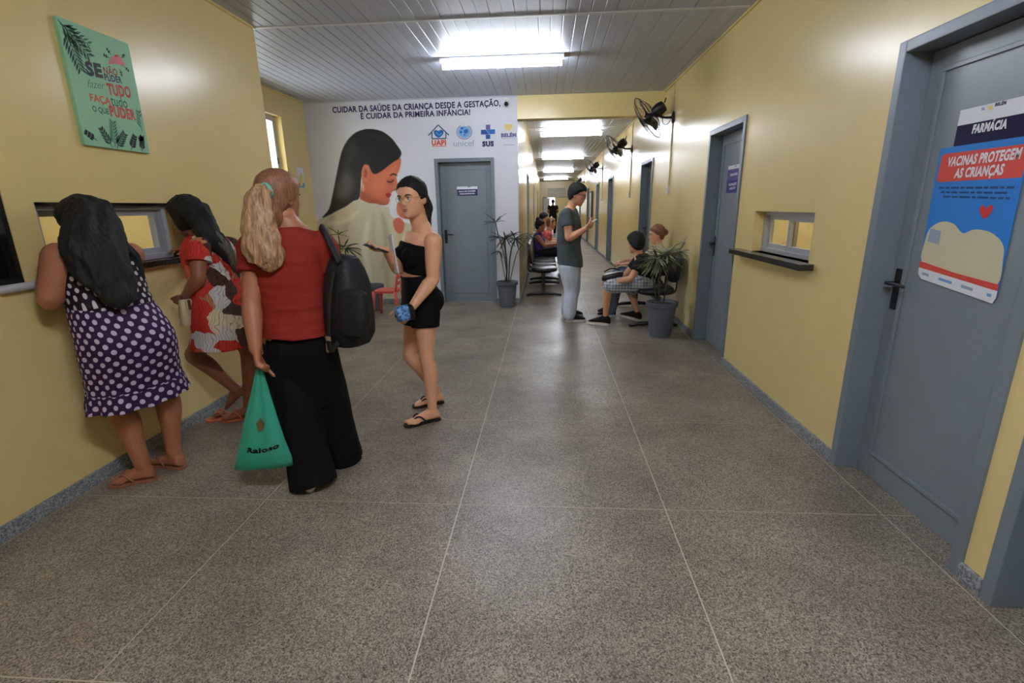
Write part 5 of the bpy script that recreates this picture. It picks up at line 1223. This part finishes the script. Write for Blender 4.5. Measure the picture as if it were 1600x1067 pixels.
# ---------------------------------------------------------------- woman in the maroon T-shirt
def plastic_mat(name, rgb, tr=.55, rough=.3):
    M, N, L, b = node_mat(name, rough); c = lin(rgb); b.inputs['Base Color'].default_value = c
    t = N.new('ShaderNodeBsdfTranslucent'); t.inputs[0].default_value = c; m_ = N.new('ShaderNodeMixShader'); m_.inputs[0].default_value = tr
    L.new(b.outputs[0], m_.inputs[1]); L.new(t.outputs[0], m_.inputs[2]); tp = N.new('ShaderNodeBsdfTransparent'); tp.inputs[0].default_value = c; m2 = N.new('ShaderNodeMixShader'); m2.inputs[0].default_value = .12
    L.new(m_.outputs[0], m2.inputs[1]); L.new(tp.outputs[0], m2.inputs[2]); L.new(m2.outputs[0], N['Material Output'].inputs[0])
plastic_mat('bag_green', (92, 218, 192), .5); mat('backpack', (22, 24, 29), .6, .4, bump=.3, bscale=120); mat('strap_web', (20, 21, 24), .7); mat('print_bag_brown', (96, 84, 48), .5); mat('chrome', (210, 210, 214), .25, .5, .9); mat('hair_tie_teal', (110, 190, 176), .4); mat('shoe_white', (214, 212, 208), .5)
def decal_onto(o, mb, name, material, parent, lift=.0015):
    """lay flat lettering given in photo pixels (x, y) onto the near surface of mesh o"""
    inv = o.matrix_world.inverted(); out = MB(); vs = []
    bpy.context.view_layer.update(); inv = o.matrix_world.inverted()
    for p in mb.v:
        v = (px(p.x, p.y, Y=1.0)-CAMP).normalized(); ok, loc, nrm, _ = o.ray_cast(inv @ CAMP, (inv.to_3x3() @ v).normalized())
        w_ = o.matrix_world @ loc if ok else px(p.x, p.y, Y=2.3); vs.append(w_-v*lift)
    out.add(vs, mb.f); return out.build(name, material, parent)
def tshirt_woman():
    cl, crr = px(492, 758, Z=0), px(534, 718, Z=0)
    root = person(((cl.x+crr.x)/2, (cl.y+crr.y)/2, 0), 'woman with a long blond ponytail in a maroon T-shirt and wide black trousers')
    Y0 = 2.40; q = lambda x, y, dy=0: px(x, y, Y=Y0+dy)
    f = V3(-.16, .985, 0); lat = V3(-.985, -.16, 0)
    pel = q(465, 532); waist = q(459, 472); chest = q(451, 415); neck = q(445, 348)
    shL, shR = q(398, 384, -.03), q(503, 384, .05); elL, wrL = q(393, 476, -.12), q(399, 546, -.21); elR, wrR = q(527, 455, .12), q(512, 470, .34)
    hipL, hipR = pel+lat*.095-UP*.05, pel-lat*.095-UP*.05
    d_ = V3(-.1, 1, 0).normalized(); hl, tl_ = cl-d_*.06+UP*.02, cl+d_*.18+UP*.02; hr, tr_ = crr-d_*.06+UP*.02, crr+d_*.18+UP*.02
    anL, anR = ankle_of(hl, tl_), ankle_of(hr, tr_); knL, knR = lerp(hipL, anL, .5)+f*.02, lerp(hipR, anR, .5)+f*.02
    b = MB()
    b.loft(torso_rings([(pel-UP*.16, lat, .11, .09, .10), (pel-UP*.03, lat, .165, .12, .13), (waist, lat, .145, .12, .10), (chest, lat, .155, .12, .10), (lerp(chest, neck, .55), lat, .165, .09, .09), (neck-UP*.05, lat, .14, .07, .08), (neck-UP*.01, lat, .09, .06, .065), (neck+UP*.03, lat, .06, .052, .055)]))
    H = Head(q(437, 309, .03), V3(.30, .95, -.06), V3(-.02, .0, 1), 1.06)
    b.tube([neck-UP*.02, lerp(neck, H.c, .4), H.P(0, -20, -50)], [.06, .054, .055], 18, smooth=4); H.skull(b)
    for s_, e_, w_ in ((shL, elL, wrL), (shR, elR, wrR)): b.ball(s_, .064); arm(b, s_, e_, w_, 1.2)
    dl = (wrL-elL).normalized(); hand(b, wrL+dl*.01, dl+V3(.1, .0, 0), V3(.85, .3, 0), V3(-.1, .95, 0), .98, 88, 2, 12, thumb_curl=8); hand(b, wrR, wrR-elR, V3(-.8, 0, -.3), V3(0, .2, .9), .95, 45, 3, 30)
    leg(b, hipL, knL, anL, 1.05); leg(b, hipR, knR, anR, 1.05); foot(b, hl, tl_, toes=False); foot(b, hr, tr_, toes=False)
    skin_over(b, 'body', 'skin_brown', root, .006, 4)
    t = MB(); t.loft(torso_rings([(lerp(pel, waist, .2), lat, .184, .158, .160), (lerp(pel, waist, .45), lat, .176, .15, .14), (waist, lat, .164, .142, .122), (chest, lat, .176, .14, .12), (lerp(chest, neck, .55), lat, .184, .108, .108), (neck-UP*.055, lat, .15, .088, .096), (neck-UP*.022, lat, .088, .075, .078)], 36))
    for s_, e_ in ((shL, elL), (shR, elR)): t.ball(s_, .076); t.tube([s_+UP*.01, lerp(s_, e_, .22), lerp(s_, e_, .46)], [.074, .077, .076], 20)
    sh_ = skin_over(t, 'tshirt', 'cloth_maroon', root, .006, 4, .0075, (4, 4, 17))
    t = MB(); t.loft(torso_rings([(pel-UP*.36, lat, .13, .085, .085), (pel-UP*.26, lat, .15, .105, .105), (pel-UP*.16, lat, .165, .125, .13), (pel-UP*.05, lat, .172, .136, .144), (lerp(pel, waist, .5), lat, .150, .122, .112)], 32))
    for hp, kn, c_ in ((hipL, knL, cl), (hipR, knR, crr)):
        p_ = [hp, lerp(hp, kn, .6), kn, lerp(kn, c_, .6), c_+UP*.012]; t.tube(p_, [.10, .108, .108, .112, .125], 22, smooth=4)
    skin_over(t, 'trousers', 'cloth_black', root, .007, 4, .008, (13, 13, 2.2))
    for c_ in (cl, crr):
        s_ = MB(); foot(s_, c_-d_*.075+UP*.004, c_+d_*.20+UP*.004, s=1.06, toes=False); s_.build('shoe', 'shoe_white', root, smooth=True)
    h = MB(); H.hair_cap(h, lambda y: 52 if y > 64 else 52-(64-y)*1.5 if y > 20 else -12-(20-y)*1.1 if y > -50 else -98, 18)
    strands(h, [H.P(0, -80, -30), H.P(0, -86, -80), H.P(0, -74, -125), H.P(0, -60, -150)], [.065, .072, .066, .04], 22, .12, 5, 3)
    skin_over(h, 'hair', 'hair_auburn', root, .006, 2)
    t = MB(); strands(t, [q(417, 296, -.08), q(407, 304, -.12), q(402, 330, -.13), q(406, 362, -.14), q(414, 395, -.15), q(419, 412, -.15), q(418, 424, -.15)], [.028, .05, .066, .088, .085, .062, .02], 34, .2, 8, 1, flat=(f, .55)); skin_over(t, 'ponytail', 'hair_blond', root, .005, 1, .004, (40, 40, 6))
    MB().tube([q(419, 297, -.075), q(410, 300, -.10)], .037, 16).build('hair_tie', 'hair_tie_teal', root, smooth=40)
    H.face_parts(root)
    # backpack on her right shoulder
    c = q(543, 470, -.02); bp_ = empty('backpack', q(545, 540, -.02), 'black fabric backpack hanging from the shoulder of the maroon T-shirt woman', 'backpack')
    lx, ly = V3(.93, -.36, 0), V3(.36, .93, 0); rr = []
    for x, y, w_, d_ in ((537, 398, .035, .03), (538, 403, .062, .06), (540, 420, .085, .085), (543, 450, .105, .105), (546, 490, .118, .115), (548, 520, .112, .11), (547, 536, .09, .09), (547, 541, .05, .05)):
        rr.append(ring(q(x, y, .02), lx, ly, w_, d_, 30, 2.8))
    m_ = MB(); m_.loft(rr); skin_over(m_, 'bag_body', 'backpack', bp_, .007, 3, .007, (9, 9, 6))
    rr = []
    for x, y, w_, d_ in ((550, 452, .05, .02), (552, 458, .075, .04), (554, 495, .088, .052), (553, 522, .08, .045), (552, 529, .05, .02)): rr.append(ring(q(x, y, -.085), lx, ly, w_, d_, 24, 2.8))
    m_ = MB(); m_.loft(rr); skin_over(m_, 'front_pocket', 'backpack', bp_, .007, 3, .004, (9, 9, 6))
    MB().tube([q(531, 410, -.06), q(522, 392, -.05), q(510, 366, -.02), q(503, 356, .05), q(503, 366, .16)], .02, 10, smooth=5, flat=(lx, .4)).build('shoulder_strap', 'strap_web', bp_, smooth=True)
    MB().tube([q(520, 425, -.09), q(514, 470, -.11), q(513, 525, -.11), q(517, 548, -.10), q(528, 535, -.09)], .014, 8, smooth=5, flat=(ly, .3)).build('loose_strap', 'strap_web', bp_, smooth=True)
    k_ = q(513, 529, -.125); MB().obox(k_, lx*.016, UP*.012, ly*.003).build('buckle', 'chrome', bp_, bevel=.002)
    MB().tube([q(577, 500, -.02), q(578, 506, -.03), q(579, 518, -.03)], [.004, .008, .006], 8).build('zip_pull', 'strap_web', bp_, smooth=True)
    # green carrier bag in her left hand
    g_ = empty('carrier_bag', px(412, 728, Y=Y0-.22), 'translucent green plastic carrier bag hanging from the hand, printed with dark lettering', 'bag')
    rr = []
    for xl, xr, y, d_ in ((402, 408, 572, .008), (400, 411, 582, .016), (394, 420, 612, .032), (385, 431, 648, .045), (376, 444, 690, .055), (369, 456, 718, .05), (366.5, 458, 729, .03)):
        a_, b_ = q(xl, y+(3 if y > 680 else 0), -.22), q(xr, y-(3 if y > 680 else 0), -.22); c_ = (a_+b_)/2; w_ = (b_-a_).length/2; n_ = 40; l_ = (b_-a_).normalized(); y_ = V3(-l_.y, l_.x, 0)
        t_ = (y-572)/157
        rr.append([c_+l_*w_*math.copysign(abs(math.cos(a))**.8, math.cos(a))+y_*d_*math.sin(a)*(1+.28*math.sin(a*7+t_*3)*(1-t_*.6)) for a in [2*math.pi*j/n_ for j in range(n_)]])
    bag = MB().loft(rr).build('bag', 'bag_green', g_, smooth=True)
    MB().tube([q(405, 575, -.22), q(401, 562, -.22), q(403, 557, -.19), q(407, 573, -.21)], .007, 8, smooth=4).build('handle_loop', 'bag_green', g_, smooth=True)
    V, Fs = text_geo('Raioso', .05, .0); xa = min(p.x for p in V); xb = max(p.x for p in V); m_ = MB()
    m_.add([V3(385+(p.x-xa)/(xb-xa)*51, 707-(p.x-xa)/(xb-xa)*8+4*math.sin(math.pi*(p.x-xa)/(xb-xa))-p.y*11, 0) for p in V], Fs)
    decal_onto(bag, m_, 'lettering', 'black_paint', g_)
    m_ = MB(); m_.add([V3(*p, 0) for p in ((400, 662), (407, 653), (414, 662), (411, 672), (404, 676))], [(0, 1, 2, 3, 4)]); decal_onto(bag, m_, 'emblem', 'print_bag_brown', g_)
tshirt_woman()
# ---------------------------------------------------------------- people further down
for nm, c in dict(cloth_grey=(76, 82, 86), jeans_pale=(196, 204, 222), cloth_purple=(64, 40, 130), cloth_pink=(206, 96, 104), cloth_beige=(196, 182, 150), cloth_denim=(92, 104, 126), cloth_dark=(14, 14, 17), shoe_black=(20, 20, 22), sole_white=(214, 214, 210), cloth_white=(206, 206, 208)).items(): mat(nm, c, .75, .3, vary=.05, vscale=6)
def figure(loc, label, J, f, sk, top, bottom, shoe, hair, hdir, hup=UP, hs=1.04, g=1.0, vox=.008, sleeve=.5, top_low=.0, bottom_to='ankle', faces=True, hairline=None, hthick=16, glasses=False, extra=None, hands=None, top_grow=.022, wr=.006):
    """J: pel, waist, chest, neck, head, arms [(sh, el, wr)], legs [(hip, kn, an, heel, toe)]"""
    root = person(loc, label); f = Vector(f).normalized(); lat = UP.cross(f)
    pel, waist, chest, neck = J['pel'], J['waist'], J['chest'], J['neck']; H = Head(J['head'], hdir, hup, hs, 36, 30)
    up = (neck-pel).normalized(); b = MB()
    T = lambda gr: [(pel-up*.10, lat, (.13+gr)*g, (.10+gr)*g, (.11+gr)*g), (pel, lat, (.165+gr)*g, (.115+gr)*g, (.12+gr)*g), (waist, lat, (.15+gr)*g, (.115+gr)*g, (.10+gr)*g), (chest, lat, (.165+gr)*g, (.115+gr)*g, (.105+gr)*g), (lerp(chest, neck, .55), lat, (.165+gr)*g, (.09+gr)*g, (.095+gr)*g), (neck-up*.05, lat, (.135+gr)*g, (.07+gr)*g, (.08+gr)*g), (neck-up*.015, lat, .085*g+gr*.3, .06, .068)]
    b.loft(torso_rings(T(0)+[(neck+up*.03, lat, .058, .05, .054)])); b.tube([neck-UP*.02, lerp(neck, H.c, .5), H.P(0, -20, -45)], [.058, .053, .054], 16, smooth=3); H.skull(b)
    for i, (s_, e_, w_) in enumerate(J['arms']):
        b.ball(s_, .058*g); arm(b, s_, e_, w_, 1.1*g)
        hd_, pm_, tm_ = hands[i] if hands else (w_-e_, V3(0, 0, -1), f); hand(b, w_, hd_, pm_, tm_, .95, 45, 3, 35)
    for hp, kn, an, he, to in J['legs']: leg(b, hp, kn, an, 1.0*g); foot(b, he, to, s=.98, toes=False)
    skin_over(b, 'body', sk, root, vox*.8, 3)
    t = MB(); t.loft(torso_rings(([(pel-up*(.10+top_low), lat, (.165+top_grow)*g, (.125+top_grow)*g, (.13+top_grow)*g)] if top_low > -.2 else [])+T(top_grow)[1:], 30))
    if sleeve:
        for s_, e_, _ in J['arms']: t.ball(s_, .07*g); t.tube([s_+UP*.01, lerp(s_, e_, sleeve*.5), lerp(s_, e_, sleeve)], [.068*g, .07*g, .07*g], 18)
    skin_over(t, 'top', top, root, vox, 4, wr, (6, 6, 12))
    t = MB(); t.loft(torso_rings([(pel-up*.12, lat, .14*g, .115*g, .125*g), (pel, lat, .176*g, .127*g, .133*g), (lerp(pel, waist, .35), lat, .166*g, .12*g, .12*g)], 26))
    for hp, kn, an, he, to in J['legs']:
        if bottom_to == 'ankle': t.tube([hp, lerp(hp, kn, .5), kn, lerp(kn, an, .5), an-UP*.02], [.112*g, .102*g, .085*g, .08*g, .071*g], 18, smooth=4, round_ends=True)
        else: t.tube([hp, lerp(hp, kn, .5), lerp(hp, kn, .93)], [.11*g, .105*g, .10*g], 18, smooth=3, round_ends=True)
    skin_over(t, 'trousers' if bottom_to == 'ankle' else 'shorts', bottom, root, vox, 4, wr, (12, 12, 4))
    if shoe:
        for hp, kn, an, he, to in J['legs']:
            d = (to-he).normalized(); s_ = MB(); foot(s_, he-d*.012+UP*.004, to+d*.018+UP*.004, s=1.16, toes=False); so = s_.build('shoe', shoe, root, smooth=True)
            l_ = UP.cross(d); out = [(-.03, .028), (.15, .04), (.45, .04), (.75, .05), (.95, .042), (1.04, .02)]; L_ = (to-he).length; P_ = [(a, w_) for a, w_ in out]+[(a, -w_) for a, w_ in reversed(out)]; n_ = len(P_); q = MB()
            q.add([V3(he.x, he.y, z_)+d*L_*a+l_*w_ for z_ in (.0, .024) for a, w_ in P_], [tuple(range(n_)), tuple(reversed(range(n_, 2*n_)))]+[(i+n_, (i+1) % n_+n_, (i+1) % n_, i) for i in range(n_)]); q.build('sole', 'sole_white', so)
    h = MB(); H.hair_cap(h, hairline or (lambda y: 52 if y > 68 else 52-(68-y)*.85 if y > 30 else 20-(30-y)*1.3 if y > -5 else max(-84, -25-(-5-y)*1.3)), hthick)
    if extra: extra(h, H)
    skin_over(h, 'hair', hair, root, vox*.8, 2, .004, (34, 34, 16))
    if faces: H.face_parts(root)
    if glasses:
        g_ = MB()
        for s_ in (-1, 1):
            g_.tube([H.P(s_*31+21*math.cos(a), 97-.004*(s_*31+21*math.cos(a))**2, -4+14*math.sin(a)) for a in [2*math.pi*i/16 for i in range(17)]], .0022, 6, cap=False); g_.tube([H.P(s_*52, 86, 3), H.P(s_*68, 60, 4), H.P(s_*79, 0, 3)], .0022, 6)
        g_.tube([H.P(-10, 98, 0), H.P(0, 100, 3), H.P(10, 98, 0)], .0022, 6); g_.build('glasses', 'black_plastic', root, smooth=True)
    return root, H
def standing_man():
    Y0 = 6.32; q = lambda x, y, dy=0: px(x, y, Y=Y0+dy)
    f = V3(.97, -.22, 0).normalized(); lat = UP.cross(f)
    pel = q(891, 409); waist = q(888, 384); chest = q(889, 357); neck = q(890, 326)
    hr, tr_ = px(884, 500, Z=.02), px(914, 499, Z=.02); hl, tl_ = px(880, 491, Z=.02), px(910, 491, Z=.02)
    hips = [pel-lat*.09-UP*.05, pel+lat*.09-UP*.05]; an = [ankle_of(hr, tr_), ankle_of(hl, tl_)]
    J = dict(pel=pel, waist=waist, chest=chest, neck=neck, head=q(902, 304, -.02),
             arms=[(neck-lat*.19-UP*.06, q(889, 372, -.25), q(914, 358, -.24)), (neck+lat*.19-UP*.06, q(895, 372, .15), q(915, 357, -.02))],
             legs=[(hips[0], q(893, 454, -.1), an[0], hr, tr_), (hips[1], q(895, 452, .08), an[1], hl, tl_)])
    figure((pel.x, pel.y, 0), 'man in a grey T-shirt and pale jeans reading his phone in the corridor', J, f, 'skin_tan', 'cloth_grey', 'jeans_pale', 'shoe_black', 'hair_black', V3(.93, -.22, -.30), V3(.28, 0, .95), 1.10, 1.12, .008, .52, -.065, hthick=22, glasses=True, hands=[(V3(.8, .3, .35), V3(0, .5, .6), V3(.3, -.2, .8)), (V3(.8, -.35, .35), V3(0, -.4, .6), V3(.3, .2, .8))])
    c = q(924, 347.5, -.12); d = V3(.75, -.1, .45).normalized(); n_ = V3(-.45, 0, .85); n_ = (n_-d*n_.dot(d)).normalized(); r = empty('phone', c, 'white smartphone held up by the standing man', 'phone')
    MB().obox(c, d*.075, d.cross(n_)*.036, n_*.005).build('case', 'white_plastic', r, bevel=.003); MB().obox(c+n_*.0052, d*.068, d.cross(n_)*.032, n_*.0004).build('screen', 'print_white', r)
standing_man()
def seated_boy():
    Y0 = 5.95; q = lambda x, y, dy=0: px(x, y, Y=Y0+dy); f = V3(-.96, .12, 0); lat = UP.cross(f)
    pel = V3(1.22, 5.98, .555); neck = q(999, 403); waist = lerp(pel, neck, .33)+V3(.03, 0, 0); chest = lerp(pel, neck, .68)+V3(.03, 0, 0)
    hl, tl_ = px(951, 506, Z=.02), px(921, 502, Z=.02); hr, tr_ = px(999, 499, Z=.02), px(972, 491, Z=.02)
    hipL, hipR = pel+lat*.09-UP*.02, pel-lat*.09-UP*.02
    J = dict(pel=pel, waist=waist, chest=chest, neck=neck, head=q(993, 380, .02),
             arms=[(neck+lat*.165-UP*.05, q(985, 436, -.22), q(962, 440, -.05)), (neck-lat*.165-UP*.05, q(975, 432, .2), q(957, 436, .12))],
             legs=[(hipL, q(950, 447, -.02), ankle_of(hl, tl_), hl, tl_), (hipR, px(985, 452, Y=6.25), ankle_of(hr, tr_), hr, tr_)])
    figure((pel.x, pel.y, 0), 'boy in a black shirt and plaid shorts seated on the right bench', J, f, 'skin_tan', 'cloth_dark', 'plaid', 'shoe_black', 'hair_black', V3(-.5, .86, -.12), UP, 1.02, .92, .008, .5, -.05, 'knee', hthick=26)
    c = q(957, 431, .04); r = empty('black_bag', c-UP*.06, 'small black bag on the lap of the seated boy', 'bag')
    rr = [ring(c+V3(t*.16, 0, .03*t), V3(0, 1, 0), V3(.25, 0, 1).normalized(), .09*w_, .045*w_, 20, 2.8) for t, w_ in ((-.75, .5), (-.7, .85), (-.3, 1), (.3, 1), (.7, .85), (.75, .5))]
    MB().loft(rr).build('pouch', 'black_plastic', r, smooth=50); MB().tube([c+V3(-.1, 0, .05), c+V3(-.02, 0, .09), c+V3(.08, 0, .07)], .008, 8, smooth=4).build('handle', 'strap_web', r, smooth=True)
seated_boy()
def seated(loc_y, side, head_px, label, sk, top, bottom, hair, lean=.04, hs=1.0, g=1.0, arms=None, sleeve=.5, extra=None, Yh=None, shoe='shoe_black', facing=0, hlook=-.12, size=1.0, low=True, vox=.011):
    """someone on a bench; side +1: left bench facing +x, -1: right bench facing -x"""
    f = Vector((side, facing, 0)).normalized(); lat = UP.cross(f); bx = XC+.27 if side > 0 else XR-.25
    pel = V3(bx, loc_y, .56); hd = px(*head_px, Y=Yh or loc_y); neck = hd-UP*.165*size-f*.035; waist = lerp(pel, neck, .33)-f*.02; chest = lerp(pel, neck, .68)-f*.01
    hl, hr = pel+f*.46+lat*.10, pel+f*.44-lat*.10; hl.z = hr.z = .02; tl_, tr_ = hl+f*.22, hr+f*.22
    ar = arms or [(neck+lat*.17-UP*.055, pel+lat*.22+f*.10+UP*.12, pel+lat*.10+f*.34+UP*.13), (neck-lat*.17-UP*.055, pel-lat*.22+f*.10+UP*.12, pel-lat*.08+f*.34+UP*.14)]
    J = dict(pel=pel, waist=waist, chest=chest, neck=neck, head=hd, arms=ar, legs=[(pel+lat*.09-UP*.01, pel+f*.43+lat*.10-UP*.03, ankle_of(hl, tl_), hl, tl_), (pel-lat*.09-UP*.01, pel+f*.42-lat*.10-UP*.03, ankle_of(hr, tr_), hr, tr_)])
    return figure((pel.x, pel.y, 0), label, J, f, sk, top, bottom, shoe, hair, f+V3(0, 0, hlook), UP, hs, g, vox, sleeve, -.02, extra=extra, hthick=18)
bun = lambda h, H: h.ball(H.P(0, -108, 12), .042)
tail = lambda h, H: (h.ball(H.P(0, -104, 20), .035), strands(h, [H.P(0, -110, 15), H.P(0, -125, -40), H.P(0, -112, -100)], [.025, .035, .012], 14))
seated(6.55, -1, (1026, 366), 'auburn-haired woman in a beige top seated beside the boy, half behind the plant', 'skin_warm', 'cloth_beige', 'cloth_denim', 'hair_auburn', extra=bun, g=.95)
r_, H_ = seated(9.95, 1, (844, 353), 'woman with a dark top-knot in a purple vest on the left bench', 'skin_brown', 'cloth_purple', 'cloth_dark', 'hair_black', sleeve=0, extra=lambda h, H: h.ball(H.P(0, -60, 122), .045), hs=1.0)
r_, H_ = seated(10.6, 1, (861, 349), 'woman with white headphones in a pink top on the left bench', 'skin_tan', 'cloth_pink', 'cloth_denim', 'hair_auburn', extra=None)
MB().tube([H_.P(-86, -5, -10), H_.P(-80, -5, 60), H_.P(0, -5, 138), H_.P(80, -5, 60), H_.P(86, -5, -10)], .011, 8, smooth=5).build('headphones', 'white_plastic', r_, smooth=True)
seated(11.3, 1, (850, 341), 'dark-haired person farthest along the left bench', 'skin_tan', 'cloth_white', 'cloth_dark', 'hair_black')
def far_stander():
    Y0 = 27.0; x = px(864, 330, Y=Y0).x; b0 = V3(x, Y0, 0); f = V3(-.2, 1, 0).normalized(); lat = UP.cross(f); P = lambda l, h, a=0: b0+lat*l+UP*h+f*a
    J = dict(pel=P(0, .95), waist=P(0, 1.1), chest=P(0, 1.28), neck=P(0, 1.47), head=P(0, 1.63, .02), arms=[(P(.2, 1.40), P(.26, 1.14), P(.14, 1.05, .2)), (P(-.2, 1.40), P(-.26, 1.14), P(-.14, 1.05, .2))],
             legs=[(P(.1, .9), P(.1, .5, .02), P(.1, .09), P(.1, .02, -.06), P(.1, .02, .18)), (P(-.1, .9), P(-.1, .5, .02), P(-.1, .09), P(-.1, .02, -.06), P(-.1, .02, .18))])
    figure(tuple(b0), 'person in dark clothes standing at the far end of the corridor', J, f, 'skin_deep', 'cloth_dark', 'cloth_dark', 'shoe_black', 'hair_black', f, g=1.1, vox=.014)
far_stander()
